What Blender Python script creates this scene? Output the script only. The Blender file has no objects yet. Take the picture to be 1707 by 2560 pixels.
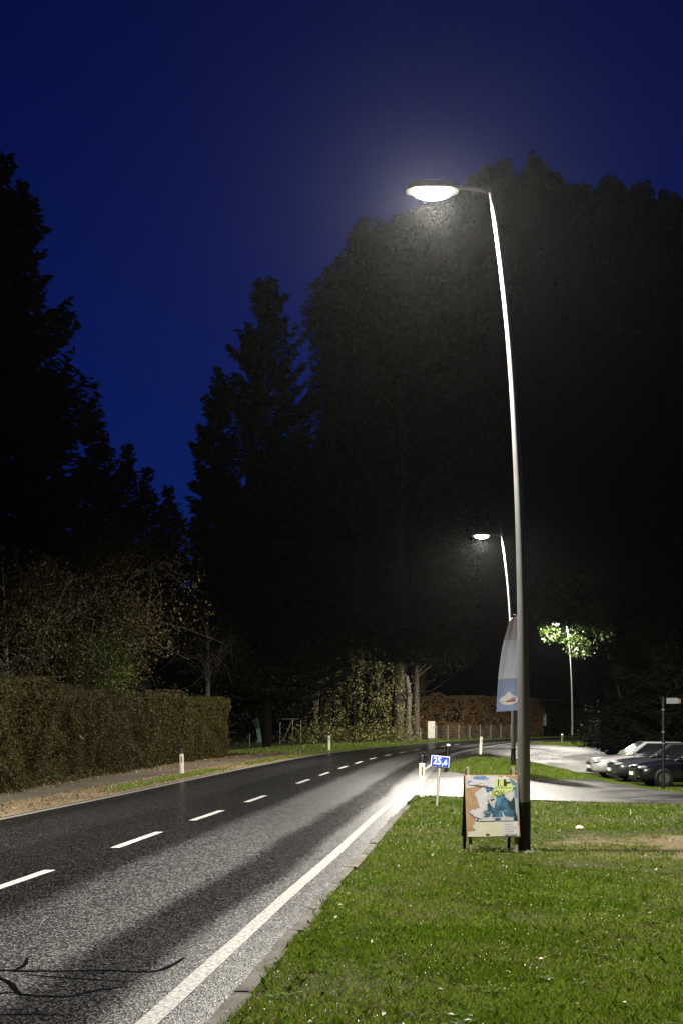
import bpy, bmesh, math, random
import numpy as np
from mathutils import Vector, Matrix, Euler
from mathutils.geometry import delaunay_2d_cdt

sc = bpy.context.scene
R = math.radians
rng = np.random.default_rng(7)
random.seed(7)

# ------------------------------------------------------------------ camera
FPX, EYE, HOR, CX = 3200.0, 1.65, 1800.0, 853.5      # focal length and horizon measured on the 1707x2560 photograph
cam_d = bpy.data.cameras.new('camera')
cam = bpy.data.objects.new('camera', cam_d)
sc.collection.objects.link(cam)
sc.camera = cam
cam.location = (0, 0, EYE)
cam.rotation_euler = (R(90), 0, 0)
cam_d.sensor_fit = 'VERTICAL'
cam_d.sensor_height = 36.0
cam_d.lens = 36.0 * FPX / 2560.0
cam_d.shift_y = (HOR - 1280.0) / 2560.0
cam_d.clip_start = 0.1
cam_d.clip_end = 6000.0

# ------------------------------------------------------------------ world: last blue light after sunset
w = bpy.data.worlds.new('World'); sc.world = w; w.use_nodes = True
nt = w.node_tree; nt.nodes.clear()
sky = nt.nodes.new('ShaderNodeTexSky'); sky.sky_type = 'NISHITA'; sky.sun_disc = False
sky.sun_elevation = R(-3.0); sky.sun_rotation = R(0); sky.air_density = 1.0; sky.dust_density = 0.3; sky.ozone_density = 6.0
tint = nt.nodes.new('ShaderNodeMix'); tint.data_type = 'RGBA'; tint.blend_type = 'MULTIPLY'; tint.inputs[0].default_value = 1.0
tint.inputs[7].default_value = (0.20, 0.58, 1.0, 1)
bg = nt.nodes.new('ShaderNodeBackground'); bg.inputs[1].default_value = 0.15
wo = nt.nodes.new('ShaderNodeOutputWorld')
nt.links.new(sky.outputs[0], tint.inputs[6]); nt.links.new(tint.outputs[2], bg.inputs[0]); nt.links.new(bg.outputs[0], wo.inputs[0])

sc.view_settings.view_transform = 'Standard'; sc.view_settings.look = 'None'
sc.view_settings.exposure = 1.6; sc.view_settings.gamma = 1.0; sc.view_settings.use_curve_mapping = False
LAMP_W = 7800.0        # watts of one street lamp
HAZE_DENSITY = 0.00003

# ------------------------------------------------------------------ helpers
def sstep(t):
    t = np.clip(t, 0, 1); return t * t * (3 - 2 * t)
def height(x, y):
    x = np.asarray(x, float); y = np.asarray(y, float)
    return -0.65 * sstep((x - 6.8) / 3.4) * sstep((y - 26) / 10) * (1 - sstep((y - 58) / 14))
def G(px, py):                                        # the ground point seen at a pixel of the photograph
    h = 0.0
    for _ in range(12):
        y = FPX * (EYE - h) / (py - HOR); x = (px - CX) / FPX * y
        h = float(height(x, y))
    return (x, y, h)
def PX(px, y): return (px - CX) / FPX * y
def PZ(py, y): return EYE + (HOR - py) / FPX * y
def vnoise(x, y, s, seed=0):
    x = np.asarray(x) / s; y = np.asarray(y) / s
    xi = np.floor(x).astype(np.int64); yi = np.floor(y).astype(np.int64)
    fx = sstep(x - xi); fy = sstep(y - yi)
    def hsh(a, b):
        n = (a * 374761393 + b * 668265263 + seed * 974634777) & 0x7fffffff
        n = ((n ^ (n >> 13)) * 1274126177) & 0x7fffffff
        return ((n ^ (n >> 16)) & 0xffff) / 65535.0
    return (hsh(xi, yi) * (1 - fx) + hsh(xi + 1, yi) * fx) * (1 - fy) + (hsh(xi, yi + 1) * (1 - fx) + hsh(xi + 1, yi + 1) * fx) * fy

def link(o, parent=None):
    sc.collection.objects.link(o)
    if parent is not None: o.parent = parent
    return o
def tag(o, label=None, cat=None, group=None, kind=None):
    if label: o['label'] = label
    if cat: o['category'] = cat
    if group: o['group'] = group
    if kind: o['kind'] = kind
    return o
def empty(name, loc=(0, 0, 0), rz=0.0, rx=0.0, ry=0.0):
    o = bpy.data.objects.new(name, None); o.location = loc; o.rotation_euler = (rx, ry, rz); o.empty_display_size = 0.2
    return link(o)
def copy_tree(o, parent=None):
    c = o.copy(); link(c, parent)
    for ch in list(o.children): copy_tree(ch, c)
    return c

class MB:
    def __init__(s): s.v = []; s.f = []
    def add(s, vs, fs):
        b = len(s.v); s.v += [tuple(v) for v in vs]; s.f += [tuple(b + i for i in f) for f in fs]; return s
    def box(s, c, d, rot=None):
        vs = [Vector((sx * d[0] / 2, sy * d[1] / 2, sz * d[2] / 2)) for sx in (-1, 1) for sy in (-1, 1) for sz in (-1, 1)]
        if rot is not None:
            m = Euler(rot).to_matrix(); vs = [m @ v for v in vs]
        vs = [v + Vector(c) for v in vs]
        return s.add(vs, [(0, 1, 3, 2), (4, 6, 7, 5), (0, 4, 5, 1), (2, 3, 7, 6), (0, 2, 6, 4), (1, 5, 7, 3)])
    def tube(s, pts, rad, n=8, cap=True):
        pts = [Vector(p) for p in pts]; rings = []
        if not hasattr(rad, '__len__'): rad = [rad] * len(pts)
        base = len(s.v); up = None
        for i, p in enumerate(pts):
            t = (pts[min(i + 1, len(pts) - 1)] - pts[max(i - 1, 0)]).normalized()
            if up is None: up = t.orthogonal().normalized()
            up = (up - t * up.dot(t)).normalized(); sd = t.cross(up)
            for k in range(n):
                a = 2 * math.pi * k / n
                s.v.append(tuple(p + (up * math.cos(a) + sd * math.sin(a)) * rad[i]))
        for i in range(len(pts) - 1):
            for k in range(n):
                a, b = base + i * n + k, base + i * n + (k + 1) % n
                s.f.append((a, b, b + n, a + n))
        if cap:
            s.f.append(tuple(base + k for k in reversed(range(n))))
            s.f.append(tuple(base + (len(pts) - 1) * n + k for k in range(n)))
        return s
    def lathe(s, prof, n=16, c=(0, 0, 0), axis='z'):
        base = len(s.v)
        for r, z in prof:
            for k in range(n):
                a = 2 * math.pi * k / n; p = (r * math.cos(a), r * math.sin(a), z)
                if axis == 'y': p = (p[0], p[2], p[1])
                if axis == 'x': p = (p[2], p[0], p[1])
                s.v.append((p[0] + c[0], p[1] + c[1], p[2] + c[2]))
        for i in range(len(prof) - 1):
            for k in range(n):
                a, b = base + i * n + k, base + i * n + (k + 1) % n
                s.f.append((a, b, b + n, a + n))
        return s
    def ball(s, c, d, n=12, m=8):
        prof = [(max(1e-4, math.sin(math.pi * i / m)), -math.cos(math.pi * i / m)) for i in range(m + 1)]
        b = len(s.v); s.lathe(prof, n)
        for i in range(b, len(s.v)):
            v = s.v[i]; s.v[i] = (v[0] * d[0] / 2 + c[0], v[1] * d[1] / 2 + c[1], v[2] * d[2] / 2 + c[2])
        return s
    def prism(s, poly, y0, y1):                       # outline in x,z extruded along y
        n = len(poly)
        vs = [(x, y0, z) for x, z in poly] + [(x, y1, z) for x, z in poly]
        return s.add(vs, [tuple(range(n)), tuple(reversed(range(n, 2 * n)))] + [(i, i + n, (i + 1) % n + n, (i + 1) % n) for i in range(n)])
    def build(s, name, mat, parent=None, smooth=False, bevel=0, sub=0):
        me = bpy.data.meshes.new(name); me.from_pydata(s.v, [], s.f)
        bm = bmesh.new(); bm.from_mesh(me); bmesh.ops.recalc_face_normals(bm, faces=bm.faces); bm.to_mesh(me); bm.free()
        if smooth:
            me.polygons.foreach_set('use_smooth', [True] * len(me.polygons))
            if not sub: me.set_sharp_from_angle(angle=R(48))
        me.materials.append(mat)
        o = link(bpy.data.objects.new(name, me), parent)
        if bevel:
            b = o.modifiers.new('bevel', 'BEVEL'); b.width = bevel; b.segments = 2; b.limit_method = 'ANGLE'
        if sub:
            b = o.modifiers.new('sub', 'SUBSURF'); b.levels = sub; b.render_levels = sub
        return o

def np_mesh(name, V, nper, mat, parent=None, smooth=False):
    """V: (n*nper,3): n polygons of nper own vertices each"""
    me = bpy.data.meshes.new(name); nv = len(V); nf = nv // nper
    me.vertices.add(nv); me.vertices.foreach_set('co', np.ascontiguousarray(V, np.float32).ravel())
    me.loops.add(nv); me.loops.foreach_set('vertex_index', np.arange(nv, dtype=np.int32))
    me.polygons.add(nf); me.polygons.foreach_set('loop_start', np.arange(0, nv, nper, dtype=np.int32))
    me.update(calc_edges=True); me.materials.append(mat)
    return link(bpy.data.objects.new(name, me), parent)

def unit(v): return v / np.maximum(np.linalg.norm(v, axis=-1, keepdims=True), 1e-9)
def leaves(P, size, name, mat, parent=None, axis=None, spread=1.0, ratio=0.6, seed=1):
    """rhombic leaves at P; axis (n,3) leans their long side"""
    r = np.random.default_rng(seed); n = len(P)
    a = r.normal(size=(n, 3)) * spread
    if axis is not None: a = a + axis
    a = unit(a); b = unit(np.cross(a, r.normal(size=(n, 3)))); c = np.cross(a, b)
    s = (np.broadcast_to(np.asarray(size, float), (n,)) * r.uniform(0.6, 1.35, n))[:, None]
    V = np.stack([P - a * s * .5, P + b * s * ratio * .5 + c * s * .08, P + a * s * .5, P - b * s * ratio * .5 + c * s * .08], 1).reshape(-1, 3)
    return np_mesh(name, V, 4, mat, parent)

# ------------------------------------------------------------------ materials
def newmat(name):
    m = bpy.data.materials.new(name); m.use_nodes = True
    return m, m.node_tree, m.node_tree.nodes['Principled BSDF']
def mat(name, col, rough=0.6, metal=0.0, var=0.25, scale=8.0, bump=0.0, bscale=60.0, spec=0.5, coat=0.0):
    m, t, b = newmat(name)
    b.inputs['Roughness'].default_value = rough; b.inputs['Metallic'].default_value = metal
    b.inputs['Specular IOR Level'].default_value = spec; b.inputs['Coat Weight'].default_value = coat; b.inputs['Coat Roughness'].default_value = 0.05
    tc = t.nodes.new('ShaderNodeTexCoord')
    n = t.nodes.new('ShaderNodeTexNoise'); n.inputs['Scale'].default_value = scale; n.inputs['Detail'].default_value = 6
    t.links.new(tc.outputs['Object'], n.inputs['Vector'])
    r = t.nodes.new('ShaderNodeValToRGB')
    r.color_ramp.elements[0].position = .3; r.color_ramp.elements[1].position = .7
    r.color_ramp.elements[0].color = tuple(c * (1 - var) for c in col) + (1,)
    r.color_ramp.elements[1].color = tuple(min(1, c * (1 + var)) for c in col) + (1,)
    t.links.new(n.outputs[0], r.inputs[0]); t.links.new(r.outputs[0], b.inputs['Base Color'])
    if bump:
        n2 = t.nodes.new('ShaderNodeTexNoise'); n2.inputs['Scale'].default_value = bscale; n2.inputs['Detail'].default_value = 4
        t.links.new(tc.outputs['Object'], n2.inputs['Vector'])
        bp = t.nodes.new('ShaderNodeBump'); bp.inputs['Strength'].default_value = bump; bp.inputs['Distance'].default_value = 0.01
        t.links.new(n2.outputs[0], bp.inputs['Height']); t.links.new(bp.outputs[0], b.inputs['Normal'])
    return m
def leafmat(name, cols, rough=0.45, trans=0.25, spec=0.5):
    m, t, b = newmat(name)
    g = t.nodes.new('ShaderNodeNewGeometry'); r = t.nodes.new('ShaderNodeValToRGB')
    el = r.color_ramp.elements
    while len(el) < len(cols): el.new(0.5)
    for i, c in enumerate(cols):
        el[i].position = i / (len(cols) - 1); el[i].color = tuple(c) + (1,)
    t.links.new(g.outputs['Random Per Island'], r.inputs[0]); t.links.new(r.outputs[0], b.inputs['Base Color'])
    b.inputs['Roughness'].default_value = rough; b.inputs['Specular IOR Level'].default_value = spec
    if trans:
        tr = t.nodes.new('ShaderNodeBsdfTranslucent'); t.links.new(r.outputs[0], tr.inputs[0])
        mx = t.nodes.new('ShaderNodeMixShader'); mx.inputs[0].default_value = trans
        t.links.new(b.outputs[0], mx.inputs[1]); t.links.new(tr.outputs[0], mx.inputs[2])
        t.links.new(mx.outputs[0], t.nodes['Material Output'].inputs[0])
    return m
def emit(name, col, s):
    m, t, b = newmat(name)
    b.inputs['Base Color'].default_value = (0.8, 0.8, 0.8, 1); b.inputs['Emission Color'].default_value = tuple(col) + (1,); b.inputs['Emission Strength'].default_value = s
    return m

def asphalt(name, dark, light, banded, tr_rough=0.36, md_rough=0.52):
    """coarse wet chippings; worn wheel tracks (UV.x = metres from the road's centre line) are smoother and darker"""
    m, t, b = newmat(name); L = t.links.new; N = t.nodes.new
    tc = N('ShaderNodeTexCoord')
    v = N('ShaderNodeTexVoronoi'); v.inputs['Scale'].default_value = 75; L(tc.outputs['Object'], v.inputs['Vector'])
    cr = N('ShaderNodeValToRGB'); cr.color_ramp.elements[0].position = .70; cr.color_ramp.elements[1].position = 1.0
    sp = N('ShaderNodeSeparateColor'); L(v.outputs['Color'], sp.inputs[0]); L(sp.outputs[0], cr.inputs[0])
    cr.color_ramp.elements[0].color = tuple(dark) + (1,); cr.color_ramp.elements[1].color = tuple(light) + (1,)
    ns = N('ShaderNodeTexNoise'); ns.inputs['Scale'].default_value = .9; ns.inputs['Detail'].default_value = 5; L(tc.outputs['Object'], ns.inputs['Vector'])
    bump = N('ShaderNodeBump'); bump.inputs['Strength'].default_value = .45; bump.inputs['Distance'].default_value = .008
    L(v.outputs['Distance'], bump.inputs['Height']); L(bump.outputs[0], b.inputs['Normal'])
    mul = N('ShaderNodeMix'); mul.data_type = 'RGBA'; mul.blend_type = 'MULTIPLY'; mul.inputs[0].default_value = 1
    L(cr.outputs[0], mul.inputs[6])
    rr = N('ShaderNodeMapRange')
    if banded:
        uv = N('ShaderNodeUVMap'); sx = N('ShaderNodeSeparateXYZ'); L(uv.outputs[0], sx.inputs[0])
        cmb = N('ShaderNodeCombineXYZ'); sy = N('ShaderNodeMath'); sy.operation = 'MULTIPLY'; sy.inputs[1].default_value = .22
        sxx = N('ShaderNodeMath'); sxx.operation = 'MULTIPLY'; sxx.inputs[1].default_value = 1.6
        L(sx.outputs[1], sy.inputs[0]); L(sy.outputs[0], cmb.inputs[1]); L(sx.outputs[0], sxx.inputs[0]); L(sxx.outputs[0], cmb.inputs[0])
        n2 = N('ShaderNodeTexNoise'); n2.inputs['Scale'].default_value = 1; n2.inputs['Detail'].default_value = 5; L(cmb.outputs[0], n2.inputs['Vector'])
        wob = N('ShaderNodeMath'); wob.operation = 'MULTIPLY_ADD'; wob.inputs[1].default_value = .3; L(n2.outputs[0], wob.inputs[0]); L(sx.outputs[0], wob.inputs[2])
        mr = N('ShaderNodeMapRange'); mr.inputs[1].default_value = -3.35; mr.inputs[2].default_value = 3.65; L(wob.outputs[0], mr.inputs[0])
        band = N('ShaderNodeValToRGB'); el = band.color_ramp.elements; band.color_ramp.interpolation = 'EASE'
        stops = [(-3.4, .08), (-2.75, .06), (-2.3, .26), (-1.5, .26), (-1.0, .06), (0.5, .02), (0.95, .85), (1.78, .9), (2.06, .06), (2.42, .06), (2.66, .95), (3.4, 1.0)]
        while len(el) < len(stops): el.new(.5)
        for i, (o, val) in enumerate(stops):
            el[i].position = (o + 3.5) / 7.0; el[i].color = (val, val, val, 1)
        L(mr.outputs[0], band.inputs[0])
        fac = band.outputs[0]
    else:
        nc = N('ShaderNodeMapRange'); nc.inputs[1].default_value = .38; nc.inputs[2].default_value = .62; L(ns.outputs[0], nc.inputs[0]); fac = nc.outputs[0]
    # rough share of the surface -> gloss, and the film of rubber and binder in the tracks
    rr.inputs[3].default_value = tr_rough; rr.inputs[4].default_value = md_rough; L(fac, rr.inputs[0])
    chip = N('ShaderNodeMapRange'); chip.inputs[3].default_value = -.20; chip.inputs[4].default_value = .12; L(sp.outputs[1], chip.inputs[0])
    ra = N('ShaderNodeMath'); ra.operation = 'ADD'; L(rr.outputs[0], ra.inputs[0]); L(chip.outputs[0], ra.inputs[1]); L(ra.outputs[0], b.inputs['Roughness'])
    gr = N('ShaderNodeMapRange'); gr.inputs[3].default_value = .22 if banded else .3; gr.inputs[4].default_value = .85 if banded else 1.4; L(fac, gr.inputs[0])
    cm = N('ShaderNodeCombineColor')
    for i in range(3): L(gr.outputs[0], cm.inputs[i])
    L(cm.outputs[0], mul.inputs[7]); L(mul.outputs[2], b.inputs['Base Color'])
    sl = N('ShaderNodeMapRange'); sl.inputs[3].default_value = .13 if banded else .06; sl.inputs[4].default_value = .30 if banded else .16; L(fac, sl.inputs[0]); L(sl.outputs[0], b.inputs['Specular IOR Level'])
    return m
def paint(name, col, wear=.46, scale=38):
    """road paint worn through to the asphalt in flecks"""
    m, t, b = newmat(name); L = t.links.new; N = t.nodes.new
    tc = N('ShaderNodeTexCoord'); n = N('ShaderNodeTexNoise'); n.inputs['Scale'].default_value = scale; n.inputs['Detail'].default_value = 8; n.inputs['Roughness'].default_value = .7
    L(tc.outputs['Object'], n.inputs['Vector'])
    r = N('ShaderNodeValToRGB'); e = r.color_ramp.elements
    e[0].position = wear - .14; e[0].color = (.05, .048, .045, 1); e[1].position = wear; e[1].color = tuple(col) + (1,)
    L(n.outputs[0], r.inputs[0]); L(r.outputs[0], b.inputs['Base Color']); b.inputs['Roughness'].default_value = .6
    bp = N('ShaderNodeBump'); bp.inputs['Strength'].default_value = .3; bp.inputs['Distance'].default_value = .004; L(n.outputs[0], bp.inputs['Height']); L(bp.outputs[0], b.inputs['Normal'])
    return m
def groundmat(name, cols, s1=.7, s2=18, rough=.85, bump=.6):
    m, t, b = newmat(name); L = t.links.new; N = t.nodes.new
    tc = N('ShaderNodeTexCoord'); n = N('ShaderNodeTexNoise'); n.inputs['Scale'].default_value = s1; n.inputs['Detail'].default_value = 8
    n2 = N('ShaderNodeTexNoise'); n2.inputs['Scale'].default_value = s2; n2.inputs['Detail'].default_value = 8; n2.inputs['Roughness'].default_value = .65
    L(tc.outputs['Object'], n.inputs['Vector']); L(tc.outputs['Object'], n2.inputs['Vector'])
    mx = N('ShaderNodeMath'); mx.operation = 'MULTIPLY_ADD'; mx.inputs[1].default_value = .55; L(n2.outputs[0], mx.inputs[0])
    h = N('ShaderNodeMath'); h.operation = 'MULTIPLY'; h.inputs[1].default_value = .45; L(n.outputs[0], h.inputs[0]); L(h.outputs[0], mx.inputs[2])
    r = N('ShaderNodeValToRGB'); el = r.color_ramp.elements
    while len(el) < len(cols): el.new(.5)
    for i, c in enumerate(cols):
        el[i].position = .3 + .4 * i / (len(cols) - 1); el[i].color = tuple(c) + (1,)
    L(mx.outputs[0], r.inputs[0]); L(r.outputs[0], b.inputs['Base Color']); b.inputs['Roughness'].default_value = rough; b.inputs['Specular IOR Level'].default_value = .08
    bp = N('ShaderNodeBump'); bp.inputs['Strength'].default_value = bump; bp.inputs['Distance'].default_value = .02; L(n2.outputs[0], bp.inputs['Height']); L(bp.outputs[0], b.inputs['Normal'])
    return m

M = {}
M['asphalt'] = asphalt('road_asphalt', (.007, .0068, .0068), (.34, .335, .345), True, .28, .47)
M['side'] = asphalt('side_asphalt', (.022, .0205, .0185), (.11, .104, .094), False, .5, .66)
M['white_line'] = paint('road_paint', (.36, .35, .33), .57, 30)
M['white_dash'] = paint('dash_paint', (.42, .41, .39), .45)
M['kerb'] = groundmat('kerb_granite', [(.03, .027, .022), (.085, .078, .068), (.16, .15, .135)], 5, 40, .75, .5)
M['tar'] = mat('bitumen', (.004, .004, .004), .14, var=.4, bump=.4, bscale=25)
M['soil'] = groundmat('bare_soil', [(.045, .034, .018), (.10, .078, .045), (.15, .12, .075)], .9, 22, .95)
def frayed(m, c, rad, inner):
    t = m.node_tree; L = t.links.new; N = t.nodes.new; b = t.nodes['Principled BSDF']; src = b.inputs['Base Color'].links[0].from_socket
    tc = N('ShaderNodeTexCoord'); mp = N('ShaderNodeMapping'); mp.vector_type = 'TEXTURE'; mp.inputs[1].default_value = (c[0], c[1], 0); mp.inputs[3].default_value = (rad[0], rad[1], 1e6)
    L(tc.outputs['Object'], mp.inputs[0]); ln = N('ShaderNodeVectorMath'); ln.operation = 'LENGTH'; L(mp.outputs[0], ln.inputs[0])
    nz = N('ShaderNodeTexNoise'); nz.inputs['Scale'].default_value = 2.2; nz.inputs['Detail'].default_value = 7; L(tc.outputs['Object'], nz.inputs['Vector'])
    ad = N('ShaderNodeMath'); ad.operation = 'MULTIPLY_ADD'; ad.inputs[1].default_value = 1.3; L(nz.outputs[0], ad.inputs[0]); L(ln.outputs['Value'], ad.inputs[2])
    mr = N('ShaderNodeMapRange'); mr.inputs[1].default_value = 1.55; mr.inputs[2].default_value = 1.9; L(ad.outputs[0], mr.inputs[0])
    mx = N('ShaderNodeMix'); mx.data_type = 'RGBA'; L(mr.outputs[0], mx.inputs[0]); L(src, mx.inputs[6]); mu = N('ShaderNodeMix'); mu.data_type = 'RGBA'; mu.blend_type = 'MULTIPLY'; mu.inputs[0].default_value = 1; L(src, mu.inputs[6]); mu.inputs[7].default_value = inner + (1,); L(mu.outputs[2], mx.inputs[7]); L(mx.outputs[2], b.inputs['Base Color'])
frayed(M['soil'], (4.9, 16.3), (2.1, 1.7), (.28, .40, .16))
M['turf'] = groundmat('turf', [(.016, .02, .005), (.028, .036, .008), (.045, .045, .014)], .8, 30, .9)
M['path'] = groundmat('path', [(.05, .042, .032), (.10, .085, .065), (.15, .125, .09)], .5, 22, .8)
M['gutter'] = groundmat('gutter_dirt', [(.02, .017, .013), (.05, .043, .035), (.09, .078, .06)], 2, 30, .8)
M['gravel'] = groundmat('gravel', [(.08, .06, .035), (.2, .16, .10), (.34, .28, .18)], .8, 30, .85, 1.0)
M['grass'] = leafmat('grass_blade', [(.05, .10, .006), (.09, .165, .010), (.13, .21, .015), (.17, .23, .025), (.28, .27, .09)], .36, .48)
M['grass_deep'] = leafmat('grass_blade_deep', [(.055, .105, .006), (.09, .155, .010), (.13, .195, .016)], .34, .45)
M['straw'] = leafmat('straw_blade', [(.14, .13, .045), (.24, .2, .09), (.36, .31, .17)], .4, .3)
M['pole'] = mat('galvanised_steel', (.42, .42, .42), .42, .75, .1, 5)
M['polebase'] = mat('black_base_coat', (.012, .012, .012), .5)
M['housing'] = mat('lamp_housing', (.25, .25, .26), .45, .4)
M['lens'] = emit('lamp_lens', (1, .93, .78), 30)
M['cream'] = mat('post_plastic', (.72, .69, .58), .5, var=.06, scale=30)
M['black'] = mat('black_plastic', (.012, .012, .012), .4)
M['redrefl'] = mat('red_reflector', (.16, .05, .03), .3)
M['blue'] = mat('sign_blue', (.012, .045, .42), .4, var=.04)
M['signwhite'] = mat('sign_white', (.8, .8, .8), .45, var=.03)
M['metal'] = mat('dull_metal', (.45, .42, .36), .5, .5, .2)
M['wood'] = mat('weathered_wood', (.3, .24, .18), .8, var=.35, scale=12, bump=.3)
M['darkwood'] = mat('dark_board', (.03, .024, .018), .85)
M['bark'] = mat('bark', (.07, .055, .04), .9, var=.5, scale=6, bump=.8, bscale=20)
M['palebark'] = mat('pale_bark', (.075, .062, .045), .9, var=.4, scale=6, bump=.6, bscale=20)
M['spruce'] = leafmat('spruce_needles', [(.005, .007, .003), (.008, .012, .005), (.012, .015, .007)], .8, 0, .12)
M['shade_needle'] = leafmat('shaded_needles', [(.002, .003, .0015), (.004, .006, .002)], .9, 0, .05)  # near-black needles: the unlit dark behind the cars is put into their colour
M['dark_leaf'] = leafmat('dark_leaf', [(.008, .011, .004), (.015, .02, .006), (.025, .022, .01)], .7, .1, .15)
M['autumn'] = leafmat('autumn_leaf', [(.015, .014, .004), (.032, .026, .006), (.07, .054, .014), (.025, .016, .006)], .7, .25, .15)
M['hedge_leaf'] = leafmat('hedge_leaf', [(.010, .008, .002), (.028, .022, .004), (.040, .027, .006), (.052, .046, .006), (.014, .012, .004)], .7, .15, .2)
M['copper'] = leafmat('copper_beech_leaf', [(.09, .052, .02), (.18, .105, .04), (.30, .18, .075), (.13, .078, .03)], .6, .15)
M['ivy'] = leafmat('ivy_leaf', [(.035, .045, .008), (.08, .085, .018), (.15, .14, .04), (.27, .25, .10)], .5, .15, .25)
M['maple'] = leafmat('maple_leaf', [(.03, .055, .012), (.05, .085, .02), (.08, .11, .03)], .6, .3, .2)
M['green_hedge'] = leafmat('green_hedge_leaf', [(.025, .035, .006), (.05, .065, .010), (.07, .08, .015)], .7, .2, .12)
M['dry_leaf'] = leafmat('dry_leaf', [(.10, .055, .02), (.2, .12, .05), (.28, .2, .1), (.12, .08, .04)], .6, .1)
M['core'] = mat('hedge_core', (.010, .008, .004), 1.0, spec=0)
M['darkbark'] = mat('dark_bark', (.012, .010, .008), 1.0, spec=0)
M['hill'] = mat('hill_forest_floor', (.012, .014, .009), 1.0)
M['cabinet'] = mat('cabinet_paint', (.6, .58, .48), .5, var=.08)
M['teal'] = mat('teal_paint', (.2, .38, .34), .6)
M['concrete'] = mat('concrete', (.16, .15, .13), .9, var=.3)
M['tyre'] = mat('tyre', (.012, .012, .012), .8)
M['rim'] = mat('alloy_rim', (.35, .35, .36), .3, .8)
M['glass'] = mat('car_glass', (.008, .009, .010), .06, var=.1, spec=.8)
M['chrome'] = mat('chrome', (.8, .8, .8), .12, 1.0, .02)
M['lampglass'] = mat('headlight_glass', (.55, .55, .55), .08, .6, .3, 20)
M['silver'] = mat('silver_paint', (.5, .51, .52), .3, .55, .04, coat=1.0)
M['graphite'] = mat('graphite_paint', (.035, .037, .045), .3, .3, .04, coat=1.0)
M['carblack'] = mat('black_paint', (.008, .009, .014), .25, .1, .04, coat=1.0)
M['plate'] = mat('number_plate', (.7, .68, .62), .5, var=.05)

# ------------------------------------------------------------------ the road's centre line
CP = [(-7.4, -24), (-6.0, -12), (-4.66, 0), (-3.86, 7.2), (-3.30, 12.4), (-2.86, 16.2), (-2.4, 20.6), (-1.62, 27.4), (-1.12, 32.6), (-.45, 39), (-.08, 42.6), (1.15, 52.8), (2.0, 58.2), (3.1, 64.5),
      (5.0, 73.5), (8.1, 86.4), (11.3, 96.0), (17.3, 107.5), (27, 119.5), (42, 132), (62, 143), (90, 153)]
def catmull(pts, n=12):
    out = []; p = [np.array(q, float) for q in pts]; p = [2 * p[0] - p[1]] + p + [2 * p[-1] - p[-2]]
    for i in range(1, len(p) - 2):
        for k in range(n):
            t = k / n
            out.append(.5 * ((2 * p[i]) + (-p[i - 1] + p[i + 1]) * t + (2 * p[i - 1] - 5 * p[i] + 4 * p[i + 1] - p[i + 2]) * t * t + (-p[i - 1] + 3 * p[i] - 3 * p[i + 1] + p[i + 2]) * t ** 3))
    out.append(p[-2]); return np.array(out)
C = catmull(CP)
for _ in range(25): C[1:-1] = .25 * C[:-2] + .5 * C[1:-1] + .25 * C[2:]
S = np.concatenate([[0], np.cumsum(np.linalg.norm(np.diff(C, axis=0), axis=1))])
T = unit(np.gradient(C, axis=0)); NR = np.stack([T[:, 1], -T[:, 0]], 1)       # normal to the right
def at_s(s, o):
    return (np.interp(s, S, C[:, 0]) + o * np.interp(s, S, NR[:, 0]), np.interp(s, S, C[:, 1]) + o * np.interp(s, S, NR[:, 1]))
def s_of_y(y): return float(np.interp(y, C[:, 1], S))
def offset_of(x, y):
    return (x - np.interp(y, C[:, 1], C[:, 0])) * np.interp(y, C[:, 1], NR[:, 0])
def strip(name, s0, s1, offs, z, m, parent=None, step=.5, rag=0.0, seed=0):
    ns = max(2, int((s1 - s0) / step) + 1); ss = np.linspace(s0, s1, ns); k = len(offs)
    V = []; UV = []
    for s in ss:
        for j, o in enumerate(offs):
            oo = o
            if rag and j in (0, k - 1): oo += rag * (2 * vnoise(s, j * 31 + seed, .6, seed) - 1) + rag * .6 * (2 * vnoise(s, j * 17 + seed, .17, seed) - 1)
            x, y = at_s(s, oo); V.append((x, y, float(height(x, y)) + z)); UV.append((oo, s))
    F = [(i * k + j, i * k + j + 1, (i + 1) * k + j + 1, (i + 1) * k + j) for i in range(ns - 1) for j in range(k - 1)]
    me = bpy.data.meshes.new(name); me.from_pydata(V, [], F); me.materials.append(m)
    uvl = me.uv_layers.new(name='UVMap'); idx = np.zeros(len(me.loops), np.int32); me.loops.foreach_get('vertex_index', idx)
    uvl.data.foreach_set('uv', np.array(UV, np.float32)[idx].ravel())
    return link(bpy.data.objects.new(name, me), parent)
def in_poly(x, y, poly):
    inside = np.zeros(np.shape(x), bool); n = len(poly)
    for i in range(n):
        x1, y1 = poly[i]; x2, y2 = poly[(i + 1) % n]
        if y1 == y2: continue
        c = ((y1 > y) != (y2 > y)) & (x < (x2 - x1) * (y - y1) / (y2 - y1) + x1); inside ^= c
    return inside
def ragged(poly, amp, step=.5, seed=0):
    out = []
    for i in range(len(poly)):
        a, b = np.array(poly[i]), np.array(poly[(i + 1) % len(poly)]); L = np.linalg.norm(b - a); n = max(1, int(L / step))
        d = (b - a) / max(L, 1e-6)
        for k in range(n):
            p = a + (b - a) * k / n; j = amp * (2 * vnoise(p[0], p[1], .7, seed) - 1 + .6 * (2 * vnoise(p[0], p[1], .23, seed + 1) - 1))
            out.append((p[0] - d[1] * j, p[1] + d[0] * j))
    return out
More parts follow.
